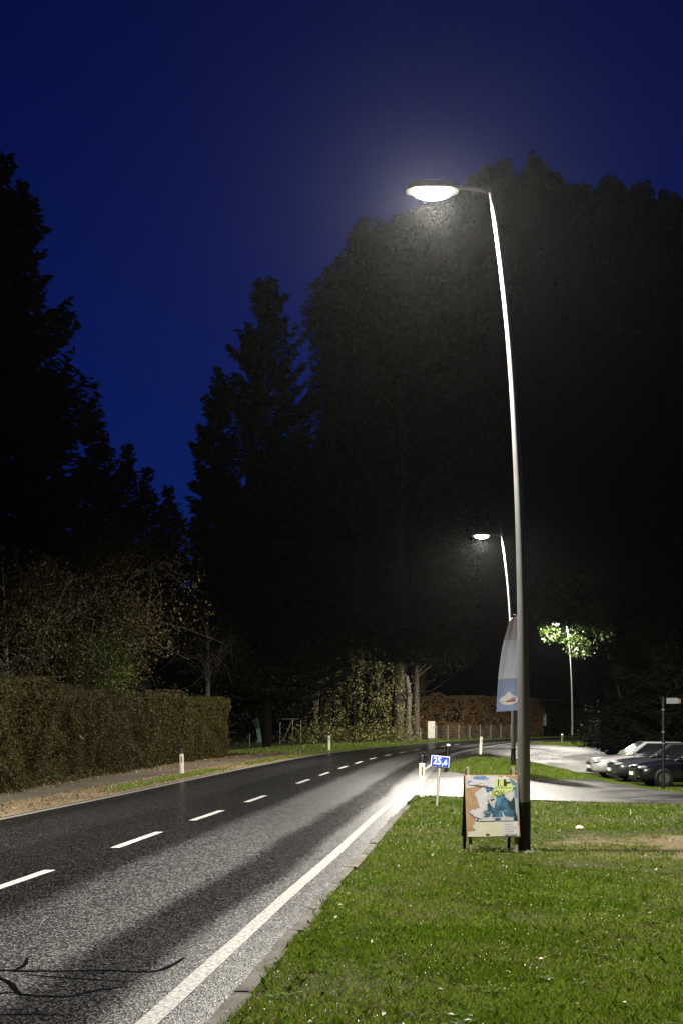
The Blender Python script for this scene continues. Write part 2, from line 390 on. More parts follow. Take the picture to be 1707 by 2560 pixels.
def sheet(name, poly, z, m, grid=.8, parent=None, hf=height):
    xs = [p[0] for p in poly]; ys = [p[1] for p in poly]
    gx, gy = np.meshgrid(np.arange(min(xs), max(xs), grid), np.arange(min(ys), max(ys), grid)); gx = gx.ravel(); gy = gy.ravel()
    k = in_poly(gx, gy, poly)
    pts = [Vector(p) for p in poly] + [Vector((a, b)) for a, b in zip(gx[k], gy[k])]
    n = len(poly)
    vs, es, fs = delaunay_2d_cdt(pts, [], [list(range(n))], 1, 1e-5)[:3]
    V = [(v.x, v.y, float(hf(v.x, v.y)) + z) for v in vs]
    me = bpy.data.meshes.new(name); me.from_pydata(V, [], fs); me.materials.append(m)
    o = link(bpy.data.objects.new(name, me), parent)
    bm = bmesh.new(); bm.from_mesh(me)
    for f in bm.faces:
        f.normal_update()
        if f.normal.z < 0: f.normal_flip()
    bm.to_mesh(me); bm.free()
    return o
def GP(pts): return [G(*p)[:2] for p in pts]

# ------------------------------------------------------------------ ground
gx = np.concatenate([[-1300, -900, -300, -120, -60, -36], np.arange(-24, 34, .8), [36, 42, 52, 70, 110, 220, 600, 1200, 2000]])
gy = np.concatenate([[-600, -200, -60, -24, -10], np.arange(-4, 125, .8), [128, 136, 150, 180, 240, 400, 800, 1150, 1500]])
XX, YY = np.meshgrid(gx, gy); ZZ = height(XX, YY) + .012 * (2 * vnoise(XX, YY, 1.6, 3) - 1) * (np.abs(XX) < 40) * (YY < 125)
V = np.stack([XX.ravel(), YY.ravel(), ZZ.ravel()], 1); nx = len(gx)
F = [(j * nx + i, j * nx + i + 1, (j + 1) * nx + i + 1, (j + 1) * nx + i) for j in range(len(gy) - 1) for i in range(nx - 1)]
me = bpy.data.meshes.new('ground'); me.from_pydata(V.tolist(), [], F); me.materials.append(M['turf'])
me.polygons.foreach_set('use_smooth', [True] * len(me.polygons))
tag(link(bpy.data.objects.new('ground', me)), kind='structure')

LINE_R, LINE_L = 2.85, -3.15
road = strip('road', 0, S[-1], [-3.32, -2.4, -1.6, -.8, 0, .8, 1.6, 2.4, 2.85, 3.16], .030, M['asphalt'])
tag(road, kind='structure')
s_j0, s_j1 = s_of_y(25.5), s_of_y(43.5)
strip('edge_line', 0, s_of_y(30), [LINE_R - .062, LINE_R + .062], .0345, M['white_line'], road, rag=.004)
strip('edge_line', s_of_y(41.5), S[-1], [LINE_R - .06, LINE_R + .06], .0345, M['white_line'], road, rag=.004)
strip('edge_line', 0, S[-1], [LINE_L - .09, LINE_L + .05], .0345, M['white_line'], road, rag=.004)
for y0, y1 in [(3.2, 5.5), (7.7, 10), (12.0, 13.8), (16.2, 18.5), (20.6, 22.9), (25.2, 27.4), (32.6, 34.9), (37.3, 39.6), (42.6, 44.9), (47.6, 49.9), (52.8, 55), (58, 60.2), (63, 65.2), (68, 70.2), (73, 75.2), (78, 80.2), (83, 85.2)]:
    strip('dash_line', s_of_y(y0), s_of_y(y1), [-.06, .06], .0345, M['white_dash'], road, rag=.006)

# black bitumen run over cracks in the road
def seal(pts, wd):
    P = catmull([np.array(q) for q in GP(pts)], 10); t = unit(np.gradient(P, axis=0)); n = np.stack([t[:, 1], -t[:, 0]], 1)
    k = len(P); m = MB()
    for i in range(k):
        ww = wd * (.75 + .5 * vnoise(i * .3, wd * 99, 1, 5)) * (min(1, (k - i) / 8, (i + 2) / 4))
        for sg in (-1, 0, 1):
            m.v.append((P[i, 0] + sg * n[i, 0] * ww, P[i, 1] + sg * n[i, 1] * ww, .0335 + (.0025 if sg == 0 else 0)))
    m.f = [(i * 3 + j, i * 3 + j + 1, i * 3 + j + 4, i * 3 + j + 3) for i in range(k - 1) for j in (0, 1)]
    return m.build('crack_seal', M['tar'], road, smooth=True)
seal([(-120, 2440), (0, 2438), (60, 2440), (150, 2440), (260, 2438), (380, 2441), (430, 2425), (466, 2403)], .02)
seal([(38, 2438), (62, 2424), (70, 2404)], .017)
seal([(60, 2448), (150, 2456), (260, 2463), (340, 2466)], .009)
seal([(-40, 2450), (0, 2458), (28, 2472), (42, 2490), (60, 2500), (130, 2504), (180, 2504), (235, 2490), (330, 2478)], .018)
seal([(-60, 2498), (0, 2497), (45, 2493)], .014)
seal([(-30, 2552), (60, 2550), (170, 2553)], .01)
seal([(800, 2039), (850, 2040)], .03)

# side street, the paved mouth beyond the island, footpath and verges
A = GP([(975, 2000), (1040, 1990), (1150, 1993), (1290, 2000), (1450, 2006), (1707, 2013), (2100, 2030), (2300, 2010), (2000, 1996), (1707, 1984), (1560, 1963), (1400, 1951), (1290, 1947), (1180, 1940), (1122, 1931), (1085, 1918), (1040, 1935)])
side = tag(sheet('side_street', ragged(A, .07, .4, 4), .020, M['side']), kind='structure')
Bp = [(4.2, 50), (5.0, 55), (6.3, 60.5), (8.6, 58.5), (10.5, 55.5), (14, 54.5), (30, 54), (60, 58), (60, 68), (30, 70), (22, 72), (18, 76.5), (14.5, 80), (13.5, 84), (13.8, 90), (10, 88), (5, 68)]
mouth = tag(sheet('street_mouth', ragged(Bp, .08, .5, 6), .018, M['side']), kind='structure')
sA, sB = s_of_y(-10), s_of_y(72)
tag(strip('footpath', s_of_y(5), s_of_y(70), [-6.9, -6, -5.2, -4.55], .016, M['path'], rag=.14, seed=3), kind='structure')
tag(strip('gravel_verge', s_of_y(5), s_of_y(62), [-4.75, -4, -3.25], .021, M['gravel'], rag=.1, seed=8), kind='structure')
SOIL_C, SOIL_R = (4.9, 16.3), (2.1, 1.7)
def soil_mask(x, y):
    r = np.hypot((x - SOIL_C[0]) / SOIL_R[0], (y - SOIL_C[1]) / SOIL_R[1]) + .9 * (vnoise(x, y, .8, 51) - .5) + .7 * (vnoise(x, y, .22, 52) - .5)
    return 1 - sstep((r - .7) / .35)
tag(sheet('bare_soil', [(SOIL_C[0] + 1.7 * SOIL_R[0] * math.cos(a), SOIL_C[1] + 1.7 * SOIL_R[1] * math.sin(a)) for a in np.linspace(0, 2 * math.pi, 40)[:-1]], .016, M['soil'], .5), kind='structure')

# kerb of pale granite stones between the asphalt and the grass
kerb = empty('kerb'); tag(kerb, kind='structure')
y = 4.0
kk = 0
while y < 24.5:
    L = random.uniform(.6, 1.5); s0, s1 = s_of_y(y), s_of_y(y + L) - random.uniform(.015, .04)
    o0 = 3.13 + random.uniform(-.02, .02); wd = random.uniform(.09, .14); zt = .029 + random.uniform(0, .008)
    m = MB(); vs = []
    for s in np.linspace(s0, s1, 5):
        j = random.uniform(-.012, .012)
        for o, z in ((o0 + j, -.1), (o0 + j, zt - .008), (o0 + .02 + j, zt), (o0 + wd - .02, zt + random.uniform(-.006, .004)), (o0 + wd, zt - .012), (o0 + wd, -.1)):
            x, yy = at_s(s, o); vs.append((x, yy, z))
    fs = [(i * 6 + a, i * 6 + a + 1, (i + 1) * 6 + a + 1, (i + 1) * 6 + a) for i in range(4) for a in range(5)] + [tuple(range(6)), tuple(24 + i for i in range(6))]
    m.add(vs, fs).build('kerb_stone', M['kerb'], kerb); y += L; kk += 1

# ------------------------------------------------------------------ far wooded hill
ridge = [(700, 1500), (790, 1180), (850, 900), (900, 720), (960, 610), (1060, 530), (1150, 490), (1250, 447), (1330, 430), (1395, 437), (1425, 447), (1455, 472), (1485, 492), (1520, 484), (1570, 487), (1605, 512), (1640, 527), (1707, 531), (1800, 560), (2000, 640), (2400, 900), (3000, 1400), (3600, 1790)]
rp = np.array(ridge, float)
HY = 700.0
cols = np.linspace(700, 3600, 150); rows = np.linspace(0, 1, 26)
V = []
for px in cols:
    top = (HOR - np.interp(px, rp[:, 0], rp[:, 1])) / FPX * HY - 5
    for t in rows:
        yy = 470 + 420 * t; prof = float(sstep(t / .55)) ** .8 if t < .55 else 1 - .75 * float(sstep((t - .55) / .45))
        x = PX(px, HY) + 6 * (vnoise(px / 20, t * 9, 1, 2) - .5)
        V.append((x, yy, max(-2, top * prof * (1 + .08 * (vnoise(px / 30, t * 6, 1, 8) - .5)))))
nr = len(rows)
F = [(i * nr + j, (i + 1) * nr + j, (i + 1) * nr + j + 1, i * nr + j + 1) for i in range(len(cols) - 1) for j in range(nr - 1)]
me = bpy.data.meshes.new('hill'); me.from_pydata(V, [], F); me.materials.append(M['hill']); me.polygons.foreach_set('use_smooth', [True] * len(me.polygons))
tag(link(bpy.data.objects.new('hill', me)), kind='structure')
Vh = np.array(V).reshape(len(cols), nr, 3)
FP, FS = [], []
for _ in range(9000):
    i = int(rng.integers(0, 110)); j = int(rng.integers(6, 16))
    if rng.random() < .65: j = int(rng.integers(12, 16))
    p = Vh[i, j] + (Vh[i + 1, j] - Vh[i, j]) * rng.random() + (Vh[i, j + 1] - Vh[i, j]) * rng.random()
    h = rng.uniform(4, 9.5); m_ = 18; z = rng.random(m_) ** .8; rr = h * .3 * (1 - z * rng.uniform(.5, .95)) * np.sqrt(rng.random(m_)) * 1.4; a = rng.uniform(0, 6.28, m_)
    FP.append(p + np.stack([rr * np.cos(a), rr * np.sin(a), z * h], 1)); FS.append(np.full(m_, h * .24))
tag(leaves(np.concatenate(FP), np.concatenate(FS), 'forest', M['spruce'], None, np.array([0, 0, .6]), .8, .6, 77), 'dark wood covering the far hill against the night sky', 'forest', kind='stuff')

# ------------------------------------------------------------------ street lamps
BEAM = [(0, 0), (.05, .03), (.13, .30), (.24, .75), (.36, 1.0), (.55, .85), (.8, .6), (1, .5)]
def make_lamp():
    root = empty('street_lamp')
    prof = [(0.62, 0), (1.6, 0), (3.0, -.012), (4.0, -.04), (4.82, -.075), (5.97, -.14), (6.81, -.215), (7.5, -.30), (7.96, -.36), (8.25, -.41), (8.6, -.47)]
    zs = np.linspace(.62, 8.6, 40); dx = np.interp(zs, [p[0] for p in prof], [p[1] for p in prof])
    for _ in range(6): dx[1:-1] = .25 * dx[:-2] + .5 * dx[1:-1] + .25 * dx[2:]
    rad = .082 - .056 * ((zs - .62) / 8.0)
    MB().tube([(a, 0, b) for a, b in zip(dx, zs)], list(rad), 20).build('pole', M['pole'], root, smooth=True)
    MB().tube([(0, 0, -.1), (0, 0, .1), (0, 0, .625)], [.086, .086, .086], 20).build('pole_base', M['polebase'], root, smooth=True)
    arm = MB().tube([(-.41, 0, 8.25), (-.6, 0, 8.29), (-.84, 0, 8.31)], [.026, .024, .024], 10).build('arm', M['housing'], root, smooth=True)
    MB().box((-.46, 0, 8.34), (.11, .06, .05)).build('bracket', M['housing'], arm, bevel=.008)
    prof = []
    head = MB(); n = 20; rings = [(1.0, 0.0), (1.0, .045), (.86, .085), (.5, .115), (.02, .12)]
    for sc_, z in rings:
        for k in range(n):
            a = 2 * math.pi * k / n; ca, sa = math.cos(a), math.sin(a)
            head.v.append((-1.14 + .33 * sc_ * math.copysign(abs(ca) ** .7, ca), .16 * sc_ * math.copysign(abs(sa) ** .7, sa), 8.255 + z))
    for i in range(len(rings) - 1):
        for k in range(n): head.f.append((i * n + k, i * n + (k + 1) % n, (i + 1) * n + (k + 1) % n, (i + 1) * n + k))
    head.f.append(tuple(range(n)))
    hd = head.build('lamp_head', M['housing'], root, smooth=True)
    lens = MB().ball((-1.14, 0, 8.25), (.5, .26, .19), 20, 10).build('lamp_lens', M['lens'], hd, smooth=True)
    ld = bpy.data.lights.new('lamp_light', 'POINT'); ld.energy = LAMP_W; ld.shadow_soft_size = .12; ld.color = (1, .94, .82); ld.use_nodes = True
    t = ld.node_tree; em = t.nodes['Emission']          # beam pattern of a road luminaire: wide to the sides, cut off near the horizontal
    tc = t.nodes.new('ShaderNodeTexCoord'); sp = t.nodes.new('ShaderNodeSeparateXYZ'); t.links.new(tc.outputs['Normal'], sp.inputs[0])
    ng = t.nodes.new('ShaderNodeMath'); ng.operation = 'MULTIPLY'; ng.inputs[1].default_value = -1.0; t.links.new(sp.outputs[2], ng.inputs[0])
    cr = t.nodes.new('ShaderNodeValToRGB'); el = cr.color_ramp.elements
    while len(el) < len(BEAM): el.new(.5)
    for i, (c, v) in enumerate(BEAM): el[i].position = c; el[i].color = (v, v, v, 1)
    t.links.new(ng.outputs[0], cr.inputs[0]); t.links.new(cr.outputs[0], em.inputs['Strength'])
    lo = link(bpy.data.objects.new('lamp_light', ld), root); lo.location = (-1.14, 0, 8.06)
    return root
M['lens'].cycles.emission_sampling = 'FRONT'
lamp = make_lamp(); lamp.location = (PX(1308, 16), 16, 0)
tag(lamp, 'tall curved street lamp beside the poster stand, nearest and brightest', 'street lamp', 'street lamps along the road')
l2 = copy_tree(lamp); x, y_, h_ = G(1282, 1915); l2.location = (x, y_, h_)
tag(l2, 'middle street lamp standing on the grass island beyond the side street', 'street lamp')
l3 = copy_tree(lamp); l3.location = (PX(1430, 88), 88, 0)
tag(l3, 'farthest street lamp with its head among lit leaves', 'street lamp')

# ------------------------------------------------------------------ trees
def spruce(loc, H, Rb, label, seed, dens=1.0, low=.04, power=.85, group='dark spruces', lm='spruce'):
    r = np.random.default_rng(seed)
    root = empty('spruce_tree', loc); tag(root, label, 'tree', group)
    MB().tube([(0, 0, 0), (.05, 0, H * .5), (0, 0, H * .99)], [H * .008 + .05, H * .006, .015], 8).build('trunk', M['darkbark'], root, smooth=True)
    P = []; Ax = []; Sz = []; bm = MB()
    z = H * low
    while z < H * .985:
        t = z / H; nb = int(r.integers(6, 9)); bulge = 1 + .22 * math.sin(z * 1.7 + seed) * r.uniform(.3, 1)
        for _ in range(nb):
            L = max(.25, Rb * (1 - t) ** power * r.uniform(.55, 1.15) * bulge + .12); a = r.uniform(0, 2 * math.pi)
            d = np.array([math.cos(a), math.sin(a), 0]); rise = .25 - .55 * (1 - t); side = np.array([-d[1], d[0], 0])
            k = max(6, int(L * 15 * dens)); u = r.uniform(.12, 1, k) ** .75
            zz = z + L * (rise * u + .42 * u ** 3)
            off = side[None] * ((1 - u * .8) * L * .28 * r.normal(size=k) * .8)[:, None]
            p = d[None] * (L * u)[:, None] + off; p[:, 2] = zz - .15 * np.abs(r.normal(size=k)) * (1 - .5 * u)
            P.append(p); Ax.append(d[None] * .9 + np.array([0, 0, -.25 + .1])[None] + 0 * p); Sz.append(np.full(k, .28 + .03 * H / 4))
            if L > .7: bm.tube([(0, 0, z), tuple(d * L * .5 + np.array([0, 0, z + L * (rise * .5 + .05)])), tuple(d * L * .97 + np.array([0, 0, z + L * (rise + .40)]))], [.03, .02, .006], 4, False)
        z += H * .016 * r.uniform(.7, 1.3)
    crown = leaves(np.concatenate(P), np.concatenate(Sz), 'crown', M[lm], root, np.concatenate(Ax), .45, .3, seed)
    bm.build('branches', M['darkbark'], root)['kind'] = 'stuff'
    return root
def broadleaf(name, loc, H, crown, label, lm, seed, n=16000, lsize=.14, trunk_r=.18, bark='bark', lumps=26, lean=(0, 0), sig=.2, group=None, twigs=True, zfrac=(.25, 1.)):
    """crown = (rx, ry, z0, z1, dx, dy)"""
    r = np.random.default_rng(seed); root = empty(name, loc); tag(root, label, 'tree', group)
    rx, ry, z0, z1, dx, dy = crown; cz = (z0 + z1) / 2; rz = (z1 - z0) / 2
    tp = [Vector((0, 0, -.1)), Vector((lean[0] * .3, lean[1] * .3, H * .3)), Vector((lean[0] + dx * .5, lean[1] + dy * .5, z0 + rz)), Vector((dx, dy, z1 - rz * .25))]
    MB().tube(tp, [trunk_r * 1.25, trunk_r, trunk_r * .6, trunk_r * .15], 9).build('trunk', M[bark], root, smooth=True)
    ctr = []
    while len(ctr) < lumps:
        q = r.uniform(-1, 1, 3)
        if .25 < np.linalg.norm(q) < 1: ctr.append(q * np.array([rx, ry, rz]) * .86 + np.array([dx, dy, cz]))
    ctr = np.array(ctr); br = MB(); P = []
    for c in ctr:
        f = np.clip((c[2] - .8 * (c[2] - z0) * .6 - z0 * .6) / max(z1 - z0 * .6, .1), 0, .9)
        zb = max(H * .2, c[2] - np.hypot(c[0] - dx, c[1] - dy) * .7 - .3)
        b0 = Vector((dx * zb / max(z1, 1), dy * zb / max(z1, 1), zb)); b1 = Vector(c); md = b0.lerp(b1, .5) + Vector(r.normal(size=3) * .12 * rx * .5)
        br.tube([b0, md, b1], [trunk_r * .35, trunk_r * .2, .012], 5, False)
        k = int(n / lumps * r.uniform(.5, 1.5)); sg = np.array([rx, ry, rz]) * sig * r.uniform(.7, 1.3)
        if twigs:
            for _ in range(7):
                e = b1 + Vector(r.normal(size=3) * sg * 1.3); s0 = md.lerp(b1, r.uniform(.2, 1))
                br.tube([s0, s0.lerp(e, .5) + Vector(r.normal(size=3) * .08), e], [.014, .009, .004], 3, False)
        q = unit(r.normal(size=(k, 3))) * r.random(k)[:, None] ** .4; P.append(c + q * sg * 1.9)
    br.build('branches', M[bark], root)['kind'] = 'stuff'
    leaves(np.concatenate(P), lsize, 'crown', M[lm], root, np.array([0, 0, -.3]), 1.0, .62, seed)
    return root

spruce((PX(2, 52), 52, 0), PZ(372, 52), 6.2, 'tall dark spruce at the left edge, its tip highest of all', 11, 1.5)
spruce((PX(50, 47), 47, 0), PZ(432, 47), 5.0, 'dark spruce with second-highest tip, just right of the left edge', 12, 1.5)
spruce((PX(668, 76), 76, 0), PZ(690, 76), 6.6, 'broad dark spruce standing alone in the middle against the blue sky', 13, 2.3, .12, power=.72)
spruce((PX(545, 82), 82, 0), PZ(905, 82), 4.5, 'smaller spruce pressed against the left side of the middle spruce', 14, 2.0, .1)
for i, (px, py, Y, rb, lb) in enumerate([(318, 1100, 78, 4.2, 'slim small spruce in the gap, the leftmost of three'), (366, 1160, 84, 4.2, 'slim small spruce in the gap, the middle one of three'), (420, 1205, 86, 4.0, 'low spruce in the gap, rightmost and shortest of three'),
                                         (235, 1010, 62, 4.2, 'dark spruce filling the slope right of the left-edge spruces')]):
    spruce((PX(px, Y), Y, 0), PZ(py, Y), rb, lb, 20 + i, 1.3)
broadleaf('broadleaf_tree', (PX(1000, 104), 104, 0), 40, (7.3, 5, PZ(1260, 104), PZ(535, 104), 0, 0), 'tallest broad dark tree right of the middle spruce, below the near lamp head', 'dark_leaf', 31, 72000, .48, .45, lumps=120, sig=.15, group='dark broadleaf trees')
broadleaf('broadleaf_tree', (PX(1050, 118), 118, 0), 40, (7, 5, 6, PZ(680, 118), 0, 0), 'tall dark broadleaf tree behind the head of the middle lamp', 'dark_leaf', 32, 52000, .5, .45, lumps=60, group='dark broadleaf trees')
broadleaf('broadleaf_tree', (PX(790, 98), 98, 0), 24, (6, 5, 4, PZ(1060, 98), 0, 0), 'dark rounded broadleaf tree below the tall narrow one', 'dark_leaf', 33, 36000, .42, .35, lumps=50, group='dark broadleaf trees')
broadleaf('broadleaf_tree', (PX(1040, 103), 103, 0), 10, (4.6, 3, 5.2, PZ(1430, 103), 0, 0), 'low spreading tree over the ivy trunks, faintly lit from the right', 'dark_leaf', 34, 22000, .26, .25, lumps=36, group='dark broadleaf trees')
# autumn tree behind the left hedge, another at the frame's edge
broadleaf('autumn_tree', (PX(185, 46), 46, 0), 9.5, (4.6, 3.2, 2.3, 9.6, .6, -1.2), 'autumn tree with yellowish leaves lit on its right side behind the hedge', 'autumn', 41, 15000, .11, .14, 'palebark', lumps=40, sig=.17, group='autumn trees')
broadleaf('autumn_tree', (PX(20, 40), 40, 0), 6.5, (3.0, 2.4, 2.0, 7.0, 0, -.6), 'thin autumn tree with bare pale twigs at the left edge', 'hedge_leaf', 42, 9000, .10, .09, 'palebark', lumps=26, sig=.2, group='autumn trees')
broadleaf('autumn_tree', (PX(215, 43), 43, 0), 4.6, (1.5, 1.2, 2.2, 5.4, .3, -.2), 'small green bushy tree poking above the end of the near hedge', 'green_hedge', 43, 5000, .09, .07, 'palebark', lumps=18, sig=.22, group='autumn trees')
broadleaf('bare_tree', (PX(520, 66), 66, 0), 9, (2.6, 2, 3, 9, 0, 0), 'thin dark tree with a straight stem behind the far hedge', 'dark_leaf', 44, 2500, .1, .12, lumps=20)
# maple around the farthest lamp
broadleaf('maple_tree', (PX(1560, 85), 85, 0), 9, (3.7, 2.4, 5.6, 13.0, -3.9, .3), 'leafy tree with bright green leaves around the farthest lamp', 'maple', 45, 5600, .2, .16, 'darkbark', lumps=36, sig=.14)
# dark trees behind the cars
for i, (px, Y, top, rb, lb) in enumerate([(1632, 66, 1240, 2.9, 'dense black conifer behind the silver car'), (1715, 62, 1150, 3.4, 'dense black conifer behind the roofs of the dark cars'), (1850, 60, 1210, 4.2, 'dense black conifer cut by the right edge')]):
    spruce((PX(px, Y), Y, float(height(PX(px, Y), Y))), PZ(top, Y), rb, lb, 50 + i, 1.9, .015, .55, 'conifers behind the cars', 'shade_needle')

# ------------------------------------------------------------------ hedges
def hedge(name, path, H, D, label, lm, seed, n, lsize=.075, cat='hedge', rough=.12):
    """clipped hedge along path (x,y list): woody core and a skin of leaves"""
    r = np.random.default_rng(seed); P = np.array(path, float); root = empty(name, (P[0, 0], P[0, 1], 0)); tag(root, label, cat, 'hedges')
    Q = P - P[0]; sl = np.concatenate([[0], np.cumsum(np.linalg.norm(np.diff(Q, axis=0), axis=1))])
    def pos(s): return np.stack([np.interp(s, sl, Q[:, 0]), np.interp(s, sl, Q[:, 1])], -1)
    def nrm(s):
        a, b = pos(np.clip(s - .3, 0, sl[-1])), pos(np.clip(s + .3, 0, sl[-1])); t = unit(b - a); return np.stack([t[..., 1], -t[..., 0]], -1)
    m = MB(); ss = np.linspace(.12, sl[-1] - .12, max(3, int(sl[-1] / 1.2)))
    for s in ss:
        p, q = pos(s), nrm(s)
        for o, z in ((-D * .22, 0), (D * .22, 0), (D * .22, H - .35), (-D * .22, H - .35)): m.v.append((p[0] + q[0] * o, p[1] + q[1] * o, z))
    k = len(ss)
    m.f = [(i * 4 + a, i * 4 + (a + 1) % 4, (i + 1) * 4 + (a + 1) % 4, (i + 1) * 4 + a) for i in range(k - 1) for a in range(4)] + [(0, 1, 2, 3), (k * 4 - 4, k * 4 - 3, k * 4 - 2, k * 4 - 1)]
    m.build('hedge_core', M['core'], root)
    s = r.uniform(0, sl[-1], n); f = r.random(n); end = r.random(n) < .06; top = (~end) & (f < .26); side = (~end) & (~top)
    o = np.where(top | end, r.uniform(-D / 2, D / 2, n), np.where(r.random(n) < .75, D / 2, -D / 2)); z = np.where(top, H, r.uniform(.02, H, n))
    s = np.where(end, np.where(r.random(n) < .5, 0, sl[-1]), s)
    lump = rough * (2 * vnoise(s, z, .55, seed) - 1) + rough * .8 * (2 * vnoise(s, z, 1.7, seed + 5) - 1)
    dep = np.maximum(-np.abs(r.normal(size=n)) * .09 + lump, -D * .5 + D * .27)
    o = o + np.where(side, np.sign(o) * dep, 0); z = z + np.where(top, dep * .9, 0); s2 = s + np.where(end, np.where(s < 1, -dep, dep), 0)
    z = np.maximum(z, .02)
    p = pos(np.clip(s2, 0, sl[-1])); q = nrm(np.clip(s2, .01, sl[-1] - .01))
    ext = np.where(end, s2 - np.clip(s2, 0, sl[-1]), 0); tq = np.stack([-q[:, 1], q[:, 0]], -1)
    pts = np.stack([p[:, 0] + q[:, 0] * o + tq[:, 0] * ext, p[:, 1] + q[:, 1] * o + tq[:, 1] * ext, z], 1)
    leaves(pts, lsize, 'foliage', M[lm], root, np.array([0, 0, .25]), 1.0, .6, seed)
    tw = MB()
    for _ in range(int(sl[-1] * 9)):
        a = r.uniform(0, sl[-1]); p, q = pos(a), nrm(a); oo = r.uniform(-D / 2, D / 2); b = (p[0] + q[0] * oo, p[1] + q[1] * oo, H - .25)
        tw.tube([b, (b[0] + r.normal() * .06, b[1] + r.normal() * .06, H + r.uniform(-.02, .22))], [.008, .003], 3, False)
    tw.build('twigs', M['bark'], root)['kind'] = 'stuff'
    return root
hedge('hedge', [(-8.3, 14), (-8.2, 22), (-8.15, 29.5), (-7.7, 37.4), (-7.35, 43.4)], 2.42, 1.3, 'near brown hedge along the footpath, running out at the left edge', 'hedge_leaf', 61, 120000, .06, rough=.36)
hedge('hedge', [(-7.35, 44.0), (-7.15, 46.5), (-6.3, 52), (-5.6, 57.3)], 2.55, 1.3, 'far half of the brown hedge by the footpath, behind the black-capped post', 'hedge_leaf', 62, 64000, .065, rough=.2)
hedge('hedge', [(PX(1030, 112), 112), (PX(1120, 113), 113), (PX(1240, 119), 119), (PX(1330, 126), 126)], 3.7, 2.0, 'tall copper beech hedge across the road in the distance', 'copper', 63, 52000, .13, rough=.45)
hedge('hedge', [(PX(1012, 108.5), 108.5), (PX(1070, 109.5), 109.5)], 1.62, 1.0, 'low flat-topped hedge left of the white cabinet', 'copper', 64, 3500, .12)
hedge('hedge', [(PX(1098, 109.5), 109.5), (PX(1150, 111.5), 111.5)], 1.42, 1.0, 'low flat-topped hedge right of the white cabinet', 'copper', 65, 3500, .12)
hedge('hedge', [(PX(1365, 137), 137), (PX(1430, 136), 136), (PX(1496, 134), 134)], 2.7, 1.4, 'green hedge behind the farthest lamp post', 'green_hedge', 66, 12000, .17, rough=.25)

# ivy-clad trunks beyond the bend
def ivy_trunk(px, py_top, Y, r0, label, seed, n, lean=0.0, ivy=True):
    r = np.random.default_rng(seed); root = empty('ivy_tree', (PX(px, Y), Y, 0)); tag(root, label, 'tree', 'ivy-clad trunks beyond the bend')
    H = PZ(py_top, Y)
    pts = [(0, 0, -.1), (lean * .3 + r.normal() * .06, 0, H * .35), (lean * .7 + r.normal() * .08, 0, H * .7), (lean, 0, H)]
    MB().tube(pts, [r0 * 1.4, r0, r0 * .9, r0 * .6], 9).build('trunk', M['palebark'] if not ivy else M['darkbark'], root, smooth=True)
    n = int(n * 1.7); z = r.uniform(0, 1, n) ** 1.15 * H; a = r.uniform(0, 2 * math.pi, n); cl = (.5 * vnoise(z, a, .8, seed) + .5 * vnoise(z, a, .3, seed + 3) > .47) | (z < .9); rr = r0 + .12 + np.abs(r.normal(size=n)) * (.16 + .32 * (1 - z / H) ** 2) + .14 * vnoise(z * 1.3, a, .5, seed)
    x = np.interp(z, [p[2] for p in pts], [p[0] for p in pts]) + rr * np.cos(a)
    P = np.stack([x, rr * np.sin(a), z + .03], 1)[cl]
    leaves(P, .12, 'ivy', M['ivy'], root, np.array([0, -.2, -.6]), .8, .8, seed)
    br = MB()
    for _ in range(10):
        zb = r.uniform(.5, 1) * H; e = (r.normal() * 1.6, r.normal() * .8, zb + r.uniform(.4, 2.2))
        br.tube([(lean * zb / H, 0, zb), (e[0] * .5, e[1] * .5, zb + .3), e], [.05, .03, .01], 4, False)
    br.build('branches', M['darkbark'], root)['kind'] = 'stuff'
for a in [(800, 1650, 93, .14, 'ivy-clad trunk, leftmost of the five beyond the bend', 71, 900, .1), (838, 1640, 94, .16, 'ivy-clad trunk second from the left beyond the bend', 72, 1100, -.1), (884, 1600, 92.5, .18, 'ivy-clad trunk with the brightest pale leaves, tallest beyond the bend', 73, 1700, .2),
          (945, 1655, 94, .2, 'thick green ivy-clad trunk, fourth from the left beyond the bend', 74, 2300, -.15), (985, 1660, 95, .17, 'ivy-clad trunk next to the bare brown trunk', 75, 1500, .1), (1020, 1690, 96, .26, 'brown nearly bare trunk, rightmost beyond the bend', 76, 350, -.15, False)]:
    ivy_trunk(*a)
def thicket(path, H, W, lm, label, seed, n, ls, cat='shrubs'):
    r = np.random.default_rng(seed); P = np.array(path, float); u = r.uniform(0, len(P) - 1, n)
    x = np.interp(u, range(len(P)), P[:, 0]); y = np.interp(u, range(len(P)), P[:, 1]); hh = H * (.35 + .9 * vnoise(u * 6, np.zeros(n), 1, seed))
    z = np.abs(r.normal(size=n)) * .45 * hh
    pts = np.stack([x + r.normal(size=n) * W, y + r.normal(size=n) * W, z + .02], 1)
    return tag(leaves(pts, ls, 'undergrowth', M[lm], None, np.array([0, 0, .3]), 1., .6, seed), label, cat, kind='stuff')
thicket([(PX(760, 90), 90), (PX(830, 92), 92), (PX(900, 92), 92), (PX(1010, 95), 95)], 1.5, .9, 'ivy', 'low ivy undergrowth at the feet of the trunks beyond the bend', 81, 5200, .15)
thicket([(PX(590, 95), 95), (PX(680, 97), 97), (PX(760, 99), 99)], 1.0, 1.0, 'dark_leaf', 'dark undergrowth behind the leaning teal post', 82, 5000, .14)
thicket([(PX(380, 92), 92), (PX(480, 96), 96), (PX(590, 102), 102), (PX(700, 106), 106), (PX(790, 108), 108), (PX(1000, 114), 114)], 8.0, 2.2, 'dark_leaf', 'dark thicket filling the background below the spruce', 83, 34000, .34)
thicket([(-12, 30), (-11.5, 38), (-11, 46), (-10, 60), (-8, 72)], 4.0, 1.2, 'dark_leaf', 'dark scrub growing behind the two brown hedges', 84, 15000, .16)
